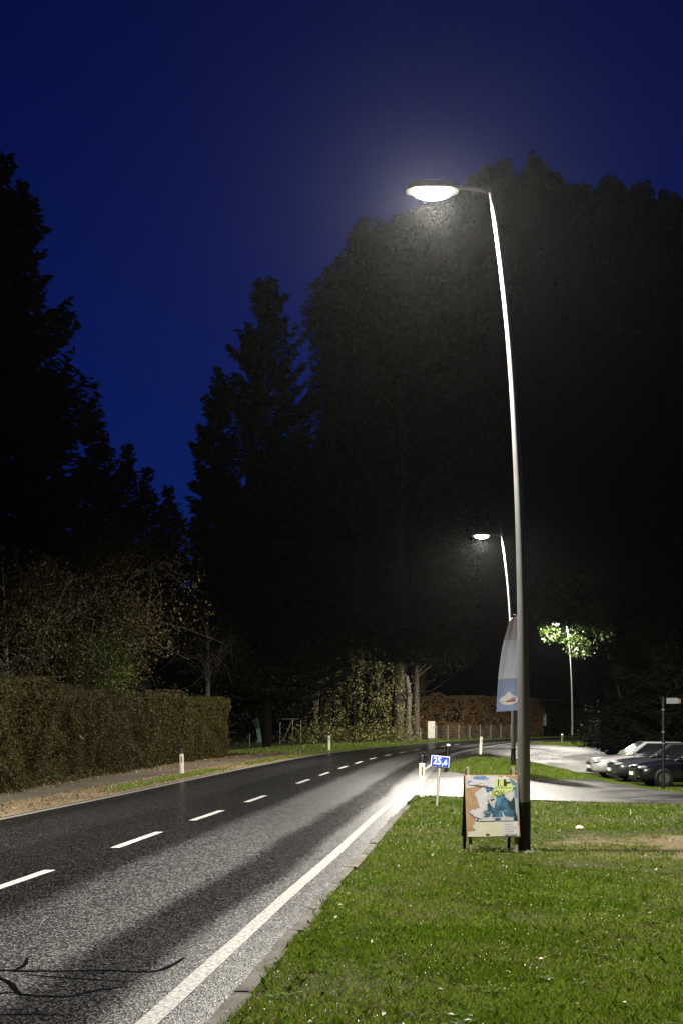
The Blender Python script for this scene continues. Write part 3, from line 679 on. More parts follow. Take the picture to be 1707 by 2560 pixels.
thicket([(-7.9, 24), (-7.6, 30), (-7.1, 38), (-6.75, 44), (-6.2, 51), (-5.2, 57)], .35, .16, 'hedge_leaf', 'weeds and leaf litter along the foot of the hedges', 85, 6000, .07)
thicket([(PX(1370, 139), 139), (PX(1500, 138), 138), (PX(1700, 130), 130)], 9.0, 3.0, 'dark_leaf', 'dark trees and scrub far behind the farthest lamp', 86, 9000, .3)
thicket([(15.5, 80), (15.2, 76), (15, 71)], 2.4, .5, 'dark_leaf', 'shrub edge left of the conifers behind the cars', 87, 2600, .14)

# ------------------------------------------------------------------ grass
def blades(name, X, Y, hgt, wid, label, seed, m='grass'):
    r = np.random.default_rng(seed); n = len(X); Z = height(X, Y)
    a = r.uniform(0, 2 * math.pi, n); lean = r.uniform(.3, 1.0, n) * hgt; d = np.stack([np.cos(a), np.sin(a)], 1)
    b = r.uniform(0, 2 * math.pi, n); e = np.stack([np.cos(b), np.sin(b)], 1) * (wid / 2)[:, None]
    base = np.stack([X, Y], 1); md = base + d * (lean * .35)[:, None]; tp = base + d * lean[:, None]
    hz = hgt * np.sqrt(np.maximum(.1, 1 - (lean / hgt) ** 2 * .8))
    c3 = lambda p, z: np.concatenate([p, z[:, None]], 1)
    V = np.stack([c3(base - e, Z - .005), c3(base + e, Z - .005), c3(md + e * .8, Z + hz * .6), c3(tp, Z + hz), c3(md - e * .8, Z + hz * .6)], 1).reshape(-1, 3)
    return tag(np_mesh(name, V, 5, M[m]), label, 'grass', kind='stuff')
def scatter_verge(n, y0, y1, seed):
    r = np.random.default_rng(seed); Y = 1 / (1 / y1 + r.random(n) * (1 / y0 - 1 / y1)); Y = np.where(r.random(n) < .5, Y, y0 + (y1 - y0) * r.random(n) ** 1.4)
    X = -1.2 + r.random(n) * (.267 * Y + 3.0); edge = offset_of(X, Y)
    lim = 3.14 + .14 * vnoise(Y, 0 * Y, .5, 2) + .05 * vnoise(Y, 0 * Y, .13, 3)
    k = (edge > lim) & ~in_poly(X, Y, A)
    k &= r.random(n) > .93 * soil_mask(X, Y)
    worn = vnoise(X, Y, 1.3, 12) * .6 + vnoise(X, Y, .4, 13) * .4
    k &= r.random(n) < np.clip(1.95 - 1.9 * worn, .45, 1) 
    k &= (np.hypot(X - PX(1308, 16), Y - 16) > .16)
    X, Y = X[k], Y[k]; return X, Y
X, Y = scatter_verge(520000, 6.0, 27.5, 91)
tuft = vnoise(X, Y, .22, 14) * .5 + vnoise(X, Y, .9, 15) * .5
hg = (.020 + .05 * tuft) * rng.uniform(.6, 1.3, len(X)); wg = .0028 + .00022 * Y
sw = rng.random(len(X)) < np.clip(1.5 * (vnoise(X, Y, 1.1, 41) * .6 + vnoise(X, Y, .3, 42) * .4) - .6, .03, .4)
dk = ~sw & (rng.random(len(X)) < np.clip(1.6 * vnoise(X, Y, .75, 43) - .45, .05, .8)); gr_ = ~sw & ~dk
blades('lawn_grass', X[gr_], Y[gr_], hg[gr_], wg[gr_], 'short damp yellow-green lawn grass on the right verge', 92)
blades('lawn_grass', X[dk], Y[dk], hg[dk] * 1.15, wg[dk], 'deeper green tufts within the lawn on the right verge', 92, 'grass_deep')
blades('lawn_grass', X[sw], Y[sw], hg[sw] * .8, wg[sw], 'pale straw blades lying in the lawn on the right verge', 99, 'straw')
TX, TY = scatter_verge(700, 6, 26, 120); nt_ = 26; rt = np.random.default_rng(121)
X = np.repeat(TX, nt_) + rt.normal(size=len(TX) * nt_) * .022; Y = np.repeat(TY, nt_) + rt.normal(size=len(TX) * nt_) * .022
blades('grass_tufts', X, Y, np.repeat(rt.uniform(.055, .11, len(TX)), nt_) * rt.uniform(.6, 1.1, len(X)), .003 + .0002 * Y, 'longer tufts standing out of the lawn on the right verge', 122, 'grass_deep')
isl = GP([(1122, 1929), (1130, 1912), (1180, 1893), (1250, 1896), (1330, 1904), (1420, 1920), (1500, 1950), (1560, 1960), (1400, 1949), (1290, 1945), (1180, 1938)])
r9 = np.random.default_rng(93); X = r9.uniform(3, 12, 90000); Y = r9.uniform(30, 62, 90000); k = in_poly(X, Y, isl); X, Y = X[k], Y[k]
blades('island_grass', X, Y, r9.uniform(.04, .10, len(X)), np.full(len(X), .014), 'grass on the island between side street and main road', 94)
s_ = r9.uniform(s_of_y(29), s_of_y(95), 46000); o_ = -3.55 - np.abs(r9.normal(size=46000)) * .35
k = (vnoise(s_, o_ * 2, 2.6, 17) > .48) | (s_ > s_of_y(46)); k &= (s_ > s_of_y(64)) | (o_ < -3.62) ; s_, o_ = s_[k], o_[k]; X, Y = at_s(s_, o_)
blades('verge_grass', X, Y, r9.uniform(.03, .11, len(X)), np.full(len(X), .016), 'strip of rough grass along the left edge of the road', 95)
s_ = r9.uniform(s_of_y(62), s_of_y(128), 30000); o_ = -3.5 - r9.random(30000) * 6; X, Y = at_s(s_, o_)
blades('verge_grass', X, Y, r9.uniform(.05, .16, len(X)), np.full(len(X), .03), 'rough grass on the outside of the far bend', 96)
X = r9.uniform(13.8, 22, 14000); Y = r9.uniform(79, 94, 14000); k = offset_of(X, Y) > 3.6; X, Y = X[k], Y[k]
blades('verge_grass', X, Y, r9.uniform(.05, .12, len(X)), np.full(len(X), .03), 'grass patch at the foot of the farthest lamp', 97)
X = r9.uniform(6.5, 13, 30000); Y = r9.uniform(28, 44, 30000); k = ~in_poly(X, Y, A) & (X > 7.2); X, Y = X[k], Y[k]
k = ~in_poly(X, Y, isl); X, Y = X[k], Y[k]; k = Y > 24 + .5 * X; X, Y = X[k], Y[k]
blades('verge_grass', X, Y, r9.uniform(.03, .08, len(X)), np.full(len(X), .014), 'thin grass in front of the parked cars', 98)

def flat_leaves(X, Y, size, name, m, label, seed, lift=.02):
    r = np.random.default_rng(seed); n = len(X); P = np.stack([X, Y, height(X, Y) + lift + .02 * r.random(n)], 1)
    a = r.uniform(0, 6.28, n); t = r.normal(size=n) * .35
    u = np.stack([np.cos(a), np.sin(a), t], 1); v = np.stack([-np.sin(a), np.cos(a), r.normal(size=n) * .35], 1); s = (size * r.uniform(.5, 1.4, n))[:, None]
    V = np.stack([P - u * s * .5, P + v * s * .3 + [0, 0, .004], P + u * s * .5, P - v * s * .3 + [0, 0, .004]], 1).reshape(-1, 3)
    V[:, 2] += .006
    return tag(np_mesh(name, V, 4, M[m]), label, 'leaves', kind='stuff')
X, Y = scatter_verge(420, 6, 26, 101); flat_leaves(X, Y, .032, 'fallen_leaves', 'dry_leaf', 'brown fallen leaves scattered over the lawn', 102, .03)
s_ = r9.uniform(s_of_y(18), s_of_y(66), 9000); o_ = np.where(r9.random(9000) < .6, r9.uniform(-4.7, -3.4, 9000), -6.6 + np.abs(r9.normal(size=9000)) * .6); X, Y = at_s(s_, o_)
flat_leaves(X, Y, .06, 'fallen_leaves', 'dry_leaf', 'leaf litter on the gravel and footpath left of the road', 103, .024)
M['weed'] = leafmat('weed_leaf', [(.04, .08, .008), (.07, .12, .012), (.10, .14, .02)], .75, .2, .08)
rw = np.random.default_rng(111); X, Y = scatter_verge(420, 6, 24, 110); n = len(X); kz = 9
a = (rw.uniform(0, 6.28, n)[:, None] + np.arange(kz)[None] * 6.28 / kz + rw.normal(size=(n, kz)) * .25).ravel(); ln = (rw.uniform(.03, .075, n)[:, None] * rw.uniform(.7, 1.2, (n, kz))).ravel()
bx_, by_ = np.repeat(X, kz), np.repeat(Y, kz); ca, sa = np.cos(a), np.sin(a); up = rw.uniform(.25, .8, n * kz); hz_ = height(bx_, by_) + .012
q = lambda t, s_, lift: np.stack([bx_ + ca * ln * t - sa * ln * s_, by_ + sa * ln * t + ca * ln * s_, hz_ + ln * lift * up], 1)
tag(np_mesh('weeds', np.stack([q(.05, 0, 0), q(.55, .17, .55), q(1, 0, .6), q(.55, -.17, .55)], 1).reshape(-1, 3), 4, M['weed']), 'flat broad-leaved weed rosettes growing in the lawn', 'weeds', kind='stuff')
M['glint_flake'] = mat('glint_flake', (.8, .8, .76), .5, var=.05)  # glints of the wet grass, put in as small white flakes
X, Y = scatter_verge(3400, 6, 22, 104); k = vnoise(X, Y, .8, 21) > .4
flat_leaves(X[k], Y[k], .0075, 'painted_glints', 'glint_flake', 'tiny white flakes painted as glints on the wet lawn', 105, .045)

# ------------------------------------------------------------------ posts and signs by the road
def delineator(loc, h, label, cap=True, dark=False, rz=0.0, lean=0.0):
    root = empty('delineator_post', loc, rz, 0, lean); tag(root, label, 'marker post', 'roadside marker posts')
    wd, dp = .062, .045; body = M['black'] if dark else M['cream']; hc = h - (.2 if cap else .0)
    ring = lambda z, s=1: [(-wd * s, -dp * .35 * s, z), (-wd * .45 * s, -dp * s, z), (wd * .45 * s, -dp * s, z), (wd * s, -dp * .35 * s, z), (wd * .8 * s, dp * s, z), (-wd * .8 * s, dp * s, z)]
    def shell(za, zb, slope=0.0, s=1.0):
        a, b = ring(za, s), ring(zb, s); b = [(x, y, z + slope * (y / dp)) for x, y, z in b]
        return MB().add(a + b, [(i, (i + 1) % 6, 6 + (i + 1) % 6, 6 + i) for i in range(6)] + [tuple(range(6)), tuple(range(6, 12))])
    shell(-.08, hc, 0 if cap else .03).build('post_body', body, root, bevel=.004)
    if cap:
        c = shell(hc + .001, h, .03, 1.03).build('post_cap', M['black'], root, bevel=.006)
    MB().box((0, -dp - .004, hc - .17), (.034, .012, .19)).build('reflector', M['redrefl'] if not dark else M['black'], root, bevel=.003)
    return root
x, y_, h_ = G(1054, 1993); delineator((x, y_, h_), .93, 'cream marker post with black cap beside the blue number sign')
x, y_, h_ = G(1114, 1930); delineator((x, y_, h_), .86, 'black marker post at the tip of the grass island', True, True, 0, R(5))
x, y_, h_ = G(456, 1937); delineator((x, y_, 0), .83, 'white marker post with black cap by the brown hedge', True, False, .1, R(-1.5))
x, y_, h_ = G(823, 1878); delineator((x, y_, 0), .80, 'white marker post left of the road before the ivy trunks', False)
x, y_, h_ = G(1200, 1886); delineator((x, y_, h_), .82, 'white marker post on the far corner of the grass island', False, False, -.1, R(3))
x, y_, h_ = G(1404, 1860); delineator((x, y_, h_), .66, 'small white marker post left of the farthest lamp foot', False)
delineator((PX(1327, 126.5), 124.5, 0), 1.0, 'far white marker post just right of the near lamp pole', False)

# kilometre sign
x, y_, h_ = G(1091, 2018)
km = empty('kilometre_sign', (x, y_, 0), 0, 0, R(4)); tag(km, 'small blue sign with white number 25,6 on a thin post', 'sign')
MB().tube([(0, 0, -.15), (0, 0, .94)], .026, 10).build('post', M['metal'], km, smooth=True)
MB().box((.0, -.045, .87), (.345, .012, .205), (0, R(1.5), 0)).build('sign_border', M['signwhite'], km, bevel=.003)
plate = MB().box((.0, -.054, .87), (.325, .010, .185), (0, R(1.5), 0)).build('sign_plate', M['blue'], km)
def text(body, size, loc, rot, m, parent, name='lettering', off=0.0, sx=1.0, align='CENTER'):
    c = bpy.data.curves.new(name, 'FONT'); c.body = body; c.size = size; c.align_x = align; c.align_y = 'CENTER'; c.extrude = .0002; c.offset = off; c.resolution_u = 3
    tmp = bpy.data.objects.new('tmp', c); me = bpy.data.meshes.new_from_object(tmp); bpy.data.objects.remove(tmp); me.materials.clear(); me.materials.append(m)
    o = link(bpy.data.objects.new(name, me), parent); o.location = loc; o.rotation_euler = rot; o.scale = (sx, 1, 1); return o
text('25', .185, (-.055, -.0615, .872), (R(90), R(1.5), 0), M['signwhite'], km, off=.004, sx=.82)
text(',', .16, (.047, -.0615, .862), (R(90), R(1.5), 0), M['signwhite'], km, off=.004)
text('6', .138, (.102, -.0615, .856), (R(90), R(1.5), 0), M['signwhite'], km, off=.004, sx=.85)

# poster stand
st = empty('poster_stand', (PX(1224, 16.0), 16.0, 0), R(4)); tag(st, 'A-frame poster stand with a torn blue poster beside the lamp pole', 'poster stand')
M['olive'] = mat('olive_print', (.2, .26, .06), .7)
M['whitepaper'] = mat('white_print', (.75, .75, .75), .7, var=.04)
M['paper'] = mat('torn_paper', (.62, .61, .63), .7, var=.12, scale=14)
M['ply'] = mat('plywood', (.44, .28, .15), .75, var=.2, scale=9)
M['yellowpaper'] = mat('yellow_paper', (.66, .65, .50), .7, var=.06)
M['lime'] = mat('lime_paper', (.58, .68, .24), .7, var=.05)
M['denim'] = mat('denim_print', (.035, .11, .20), .7, var=.5, scale=14)
M['teal_print'] = mat('teal_print', (.08, .23, .38), .7, var=.15)
M['ltblue'] = mat('light_blue_print', (.14, .26, .5), .7, var=.2)
M['paleblue'] = mat('pale_blue_print', (.30, .46, .52), .7, var=.15)
M['darkprint'] = mat('dark_print', (.018, .022, .032), .7)
M['skin_print'] = mat('grey_face_print', (.55, .56, .55), .7, var=.18, scale=30)
tilt = R(12)
fm = Matrix.Translation((0, -.012, 1.02)) @ Matrix.Rotation(-tilt, 4, 'X')
bm_ = Matrix.Translation((0, .012, 1.02)) @ Matrix.Rotation(tilt, 4, 'X')
def bld(mb, m4, name, mt, parent, **k):
    mb.v = [tuple(m4 @ Vector(v)) for v in mb.v]; return mb.build(name, mt, parent, **k)
for sx in (-1, 1):
    bld(MB().box((sx * .285, -.018, -.505), (.036, .03, 1.09)), fm, 'leg', M['wood'], st, bevel=.004)
    bld(MB().box((sx * .285, .018, -.515), (.036, .03, 1.07)), bm_, 'leg', M['darkwood'], st, bevel=.004)
bld(MB().box((0, .038, -.47), (.64, .012, .80)), bm_, 'rear_panel', M['darkwood'], st)
panel = bld(MB().box((0, -.041, -.455), (.665, .014, .775)), fm, 'front_panel', M['ply'], st, bevel=.003)
PW, PH = .640, .760                       # poster area; u to the right, v down
def printed(poly, lay, mt, nm='print'):
    vs = []; n = len(poly)
    for dz in (0, .0002):
        for u, v in poly: vs.append(((u - .5) * PW, -.0485 - lay * .0004 - dz, -.075 - v * PH))
    return bld(MB().add(vs, [tuple(range(n)), tuple(range(n, 2 * n))] + [(i, (i + 1) % n, n + (i + 1) % n, n + i) for i in range(n)]), fm, nm, mt, panel)
def tear(poly, amp, seed, n=5):
    r = random.Random(seed); out = []
    for i in range(len(poly)):
        a, b = poly[i], poly[(i + 1) % len(poly)]
        for k in range(n): 
            t = k / n; out.append((a[0] + (b[0] - a[0]) * t + r.uniform(-amp, amp) * (k > 0), a[1] + (b[1] - a[1]) * t + r.uniform(-amp, amp) * (k > 0)))
    return [(min(1.0, max(0.0, u)), min(1.0, max(0.0, v))) for u, v in out]
printed(tear([(0, 0), (.55, 0), (.8, .02), (.99, .09), (1, .14), (1, .75), (.2, .75), (.08, .62), (.27, .50), (.21, .40), (.16, .30), (.3, .20), (.5, .15), (.35, .10), (.26, .13), (.13, .19), (0, .20)], .016, 1), 0, M['paper'], 'torn_paper')
printed(tear([(.14, .03), (.2, 0), (.38, 0), (.45, .05), (.3, .06), (.17, .06)], .012, 2), 1, M['ltblue'])
printed(tear([(.03, .09), (.1, .08), (.12, .12), (.03, .14)], .012, 3), 1, M['ltblue'])
printed(tear([(.36, .15), (.55, .19), (.70, .10), (.88, .05), (1, .12), (1, .745), (.30, .745), (.28, .68), (.42, .60), (.46, .50), (.40, .44), (.40, .30)], .008, 4), 1, M['teal_print'])
printed([(.40, .47), (.46, .39), (.52, .36), (.62, .52), (.70, .36), (.80, .36), (.88, .42), (.92, .6), (.93, .745), (.17, .745), (.2, .70), (.33, .60), (.40, .54)], 2, M['denim'])
printed([(.80, .40), (.93, .36), (.97, .5), (.98, .745), (.90, .745), (.92, .6), (.82, .50)], 3, M['darkprint'])
printed([(.94, .36), (1, .37), (1, .50), (.975, .68), (.95, .60)], 4, M['paleblue'])
printed([(.38, .30), (.42, .25), (.52, .24), (.58, .30), (.58, .40), (.55, .48), (.53, .54), (.49, .50), (.44, .44), (.40, .38)], 4, M['skin_print'])
printed([(.74, .30), (.80, .27), (.90, .25), (.93, .30), (.91, .37), (.86, .43), (.80, .39), (.75, .34)], 4, M['skin_print'])
printed([(.90, .22), (.94, .25), (.95, .34), (.92, .36), (.92, .28)], 5, M['skin_print'])
printed([(.39, .27), (.44, .235), (.52, .235), (.53, .25), (.45, .25), (.405, .29)], 5, M['darkprint'])
printed([(.46, .395), (.56, .375), (.54, .40), (.48, .42)], 5, M['darkprint'])
printed(tear([(.57, .08), (.66, .05), (.85, .06), (.88, .10), (.92, .17), (.97, .175), (.90, .24), (.76, .29), (.62, .335), (.47, .355), (.46, .34), (.52, .26), (.54, .18), (.58, .16)], .006, 5), 6, M['lime'])
printed([(.63, .06), (.655, .06), (.635, .18), (.615, .18)], 7, M['darkprint'])
printed([(.655, .11), (.70, .19), (.715, .205), (.69, .20)], 7, M['darkprint'])
printed([(.74, .06), (.79, .06), (.79, .10), (.88, .105), (.88, .125), (.80, .135), (.80, .175), (.735, .175)], 7, M['darkprint'])
printed(tear([(.23, .44), (.38, .24), (.42, .3), (.41, .44), (.395, .52), (.40, .57), (.30, .6), (.36, .66), (.27, .70), (.15, .68), (.04, .60), (.10, .56), (.24, .54)], .016, 6), 6, M['paper'], 'torn_paper')
printed([(.44, .68), (.47, .62), (.495, .625), (.48, .68), (.55, .70), (.53, .745), (.21, .745), (.24, .71)], 7, M['skin_print'])
printed([(.64, .69), (.70, .675), (.675, .61), (.695, .60), (.74, .675), (.84, .68), (.90, .71), (.91, .74), (.66, .742), (.655, .72)], 7, M['skin_print'])
printed([(.26, .688), (.92, .683), (.92, .692), (.26, .697)], 8, M['paper'])
printed(tear([(.16, .757), (.98, .752), (.985, 1), (.0, 1), (.0, .92), (.17, .90), (.09, .84)], .01, 7), 2, M['yellowpaper'], 'torn_paper')
printed([(.68, .757), (.985, .755), (.985, .83), (1, .83), (1, .99), (.68, .99)], 3, M['paper'], 'torn_paper')
printed(tear([(.355, .965), (.37, .945), (.43, .965), (.41, .985), (.37, .985)], .005, 8), 4, M['darkprint'])
for u, v, b, sz, mt, ang in [(.625, .287, 'ION', .085, 'olive', 2), (.84, .972, 'WALLSHAUS', .026, 'darkprint', 1), (.40, .155, 'ECHNAR', .06, 'whitepaper', -10)]:
    o = text(b, sz, (0, 0, 0), (0, 0, 0), M[mt], panel, off=.0006 if sz < .05 else .002)
    p = fm @ Vector(((u - .5) * PW, -.0485 - 10 * .0004, -.075 - v * PH))
    o.matrix_local = Matrix.Translation(p) @ Matrix.Rotation(-tilt, 4, 'X') @ Matrix.Rotation(R(90), 4, 'X') @ Matrix.Rotation(R(ang), 4, 'Z')
for k in range(6):
    u = .56 + .07 * k; printed([(u, .196), (u + .035, .194), (u + .035, .206), (u, .208)], 7, M['darkprint'])
printed(tear([(.24, .08), (.5, .115), (.58, .14), (.55, .2), (.40, .19), (.26, .14), (.08, .16), (.04, .12)], .012, 11), 5, M['paper'], 'torn_paper')
printed(tear([(.30, .16), (.42, .19), (.53, .205), (.52, .185), (.40, .165)], .006, 12), 6, M['ltblue'])
printed([(.41, .45), (.47, .55), (.53, .62), (.535, .745), (.525, .745), (.52, .62), (.46, .555), (.40, .47)], 3, M['darkprint'])
printed([(.63, .62), (.64, .745), (.645, .745), (.64, .60), (.80, .58), (.80, .57), (.64, .59)], 3, M['paleblue'])
printed([(.33, .60), (.46, .60), (.46, .61), (.33, .612)], 3, M['paleblue'])
for k in range(5):
    v = .80 + k * .028
    printed([(.72 + .02 * (k % 2), v), (.86 + .08 * ((k * 7) % 3) / 2, v - .003), (.86 + .08 * ((k * 7) % 3) / 2, v + .002), (.72 + .02 * (k % 2), v + .005)], 4, M['metal'])

# ------------------------------------------------------------------ beach flag behind the near lamp pole
FY = 40.0; fx = PX(1298, FY)
fl = empty('beach_flag', (fx, FY, 0)); tag(fl, 'blue feather flag with white oval emblem behind the near lamp pole', 'flag')
M['flagblue'] = mat('flag_blue', (.24, .30, .48), .8, var=.12, scale=3)
M['flagpale'] = mat('flag_pale', (.46, .50, .58), .8, var=.12, scale=3)
M['flagtan'] = mat('flag_tan', (.36, .34, .36), .8, var=.15, scale=3)
M['flagwhite'] = mat('flag_white', (.7, .66, .6), .8, var=.05)
M['flagred'] = mat('flag_red', (.5, .13, .10), .8, var=.1)
tops = [(0, 0, -.05), (0, 0, 2), (0, 0, 3.7), (-.02, 0, 4.5), (-.10, 0, 4.9), (-.2, 0, 4.95)]
MB().tube([tuple(p) for p in catmull(tops, 6)], .016, 8).build('flag_pole', M['metal'], fl, smooth=True)
MB().lathe([(.001, .05), (.26, .045), (.28, .02), (.28, 0)], 16).build('flag_foot', M['black'], fl)
def cloth(u, z):  # gentle folds
    return .06 * math.sin(u * 7 + z * 1.1) + .03 * math.sin(z * 3 + u * 3)
def wdt(z): return .70 * math.sqrt(max(0, 1 - ((z - 1.95) / 3.0) ** 2.0)) if z > 1.95 else .70
def flag_piece(z0, z1, mt, nm, nz=24, nu=10):
    m = MB()
    for i in range(nz + 1):
        z = z0 + (z1 - z0) * i / nz; x0 = float(np.interp(z, [0, 3.7, 4.5, 4.9], [-.02, -.02, -.04, -.11]))
        for j in range(nu + 1):
            u = j / nu; m.v.append((x0 - wdt(z) * u, cloth(u, z), z - .05 * u))
    m.f = [(i * (nu + 1) + j, i * (nu + 1) + j + 1, (i + 1) * (nu + 1) + j + 1, (i + 1) * (nu + 1) + j) for i in range(nz) for j in range(nu)]
    o = m.build(nm, mt, fl, smooth=True); sm = o.modifiers.new('thick', 'SOLIDIFY'); sm.thickness = .004; return o
flag_piece(1.95, 2.95, M['flagblue'], 'flag_cloth'); flag_piece(2.95, 4.2, M['flagpale'], 'flag_cloth'); flag_piece(4.2, 4.88, M['flagtan'], 'flag_cloth')
def flag_print(cx, cz, rx, rz, mt, lift, nm='emblem', peak=0.0):
    m = MB(); m.v.append((0, 0, 0)); k = 28; pts = [(0, 0)] + [(math.cos(2 * math.pi * i / k), math.sin(2 * math.pi * i / k)) for i in range(k)]
    m.v = []
    for a, b in pts:
        z = cz + b * rz + (peak * max(0, 1 - abs(a) * 2.5) if b > 0 else 0); x = cx + a * rx; u = min(1, max(0, -x / .7)); m.v.append((x, cloth(u, z) - lift, z - .05 * u))
    m.f = [(0, 1 + i, 1 + (i + 1) % k) for i in range(k)]
    return m.build(nm, mt, fl)
flag_print(-.34, 2.30, .29, .15, M['flagwhite'], .02, peak=.12); flag_print(-.32, 2.27, .2, .035, M['flagred'], .03)

# ------------------------------------------------------------------ cars
def make_car(name, paintm, loc, yaw, label, kind=0):
    root = empty(name, loc, yaw); tag(root, label, 'car', 'parked cars')
    L = 2.28
    secs = [(2.26, .50, .34, .60), (2.20, .70, .25, .69), (2.05, .81, .20, .755), (1.7, .87, .19, .82), (1.2, .89, .19, .875), (.75, .895, .19, .925), (.2, .895, .19, .935), (-.6, .895, .19, .945), (-1.4, .885, .19, .96), (-1.9, .86, .22, .965), (-2.15, .79, .28, .93), (-2.24, .66, .36, .86)]
    m = MB(); n = 13
    for x, wd, zb, zt in secs:
        hf = [(0, zb), (.8, zb), (.96, zb + .08 * (zt - zb)), (1.0, zb + .42 * (zt - zb)), (.985, zb + .78 * (zt - zb)), (.9, zt - .03), (.55, zt + .015)]
        for u, z in hf: m.v.append((x, wd * u, z))
        m.v.append((x, 0, zt + .03))
        for u, z in reversed(hf[1:]): m.v.append((x, -wd * u, z))
    n = 14
    m.f = [(i * n + k, i * n + (k + 1) % n, (i + 1) * n + (k + 1) % n, (i + 1) * n + k) for i in range(len(secs) - 1) for k in range(n)] + [tuple(range(n)), tuple((len(secs) - 1) * n + k for k in range(n))]
    body = m.build('body', paintm, root, smooth=True, sub=2)
    # cabin shell with panes set proud of it
    bx0, bx1, tx0, tx1, bw, tw, zb, zt = 1.0, -2.02, .12, -1.35, .80, .585, .90, 1.44
    rear_tx = tx1 if kind else tx1 - .35
    B = [Vector(p) for p in ((bx0, bw, zb), (bx0, -bw, zb), (bx1, -bw, zb), (bx1, bw, zb), (tx0, tw, zt), (tx0, -tw, zt), (rear_tx, -tw, zt - .02), (rear_tx, tw, zt - .02))]
    cab = MB().add(B, [(0, 1, 5, 4), (1, 2, 6, 5), (2, 3, 7, 6), (3, 0, 4, 7), (4, 5, 6, 7), (0, 3, 2, 1)]).build('cabin', paintm, root, smooth=True, bevel=.07)
    def pane(a, b, c, d, u0, u1, v0, v1, nm, lift=.012):
        q = lambda u, v: a.lerp(b, u).lerp(d.lerp(c, u), v)
        ps = [q(u0, v0), q(u1, v0), q(u1, v1), q(u0, v1)]; nn = (ps[1] - ps[0]).cross(ps[3] - ps[0]).normalized(); ctr = sum(B, Vector()) / 8
        if nn.dot(ps[0] - ctr) < 0: nn = -nn
        MB().add([p + nn * lift for p in ps] + [p - nn * .01 for p in ps], [(0, 1, 2, 3), (4, 5, 6, 7)] + [(i, (i + 1) % 4, 4 + (i + 1) % 4, 4 + i) for i in range(4)]).build(nm, M['glass'], cab)
    pane(B[0], B[1], B[5], B[4], .05, .95, .08, .93, 'windscreen'); pane(B[2], B[3], B[7], B[6], .08, .92, .15, .9, 'rear_window')
    for a, b, c, d in ((B[0], B[3], B[7], B[4]), (B[1], B[2], B[6], B[5])):
        pane(a, b, c, d, .10, .47, .13, .88, 'side_window'); pane(a, b, c, d, .505, .80, .13, .88, 'side_window')
    for sx in (1.36, -1.33):
        for sy in (-1, 1):
            MB().lathe([(.001, .0), (.355, .0), (.36, .02), (.36, .05)], 20, (sx, sy * .885 - (.05 if sy > 0 else 0), .32), 'y').build('wheel_arch', M['black'], root)
            wh = MB().lathe([(.19, -.1), (.29, -.105), (.315, -.08), (.318, 0), (.315, .08), (.29, .105), (.19, .1)], 22, (sx, sy * .83, .318), 'y').build('wheel', M['tyre'], root, smooth=True)
            rim = MB().lathe([(.001, sy * .09), (.05, sy * .092), (.06, sy * .06), (.18, sy * .06), (.195, sy * .10), (.205, sy * .10)], 20, (sx, sy * .83, .318), 'y').build('rim', M['rim'], wh, smooth=True)
    for sy in (-1, 1):
        MB().ball((2.0, sy * .66, .655), (.46, .30, .15), 14, 8).build('headlight', M['lampglass'], root, smooth=True)
        MB().ball((2.13, sy * .60, .36), (.16, .22, .08), 10, 6).build('fog_light', M['lampglass'], root, smooth=True)
        mir = MB().ball((.72, sy * .985, .985), (.16, .22, .15), 12, 8).build('mirror', paintm, root, smooth=True)
        MB().box((-2.16, sy * .62, .78), (.12, .28, .14)).build('tail_light', M['redrefl'], root, bevel=.02)
        for xx in (.02, -.98): MB().box((xx, sy * .90, .80), (.2, .03, .03)).build('door_handle', M['chrome'] if kind else paintm, root, bevel=.01)
    g = MB().box((2.225, 0, .56), (.07, .78, .12)).build('grille', M['black'], root, bevel=.02)
    MB().box((2.262, 0, .615), (.02, .72, .022)).build('grille_bar', M['chrome'], g)
    MB().box((2.262, 0, .545), (.02, .68, .016)).build('grille_bar', M['chrome'], g)
    MB().box((2.17, 0, .31), (.14, 1.1, .10)).build('air_intake', M['black'], root, bevel=.02)
    MB().box((2.275, 0, .445), (.02, .52, .11)).build('number_plate', M['plate'], root)
    MB().box((2.16, 0, .235), (.2, 1.25, .03)).build('front_lip', M['chrome'] if kind == 1 else paintm, root, bevel=.01)
    return root
for nm, pm, Y, pxf, yw, lb, kd in [('parked_car', 'silver', 51.3, 1470, 0, 'silver parked car, farthest left of the three', 1), ('parked_car', 'graphite', 48.2, 1522, 0, 'dark grey parked car between the silver and the black one', 0), ('parked_car', 'carblack', 44.6, 1578, 1, 'black parked car nearest the side street, cut by the right edge', 0)]:
    a = R(180 + yw); xf = PX(pxf, Y); cxx = xf + 2.26 * math.cos(R(yw)) - .2 * math.sin(R(yw)); cyy = Y + 2.26 * math.sin(R(yw))
    make_car(nm, M[pm], (cxx, cyy, float(height(cxx, cyy)) + .005), a, lb, kd)

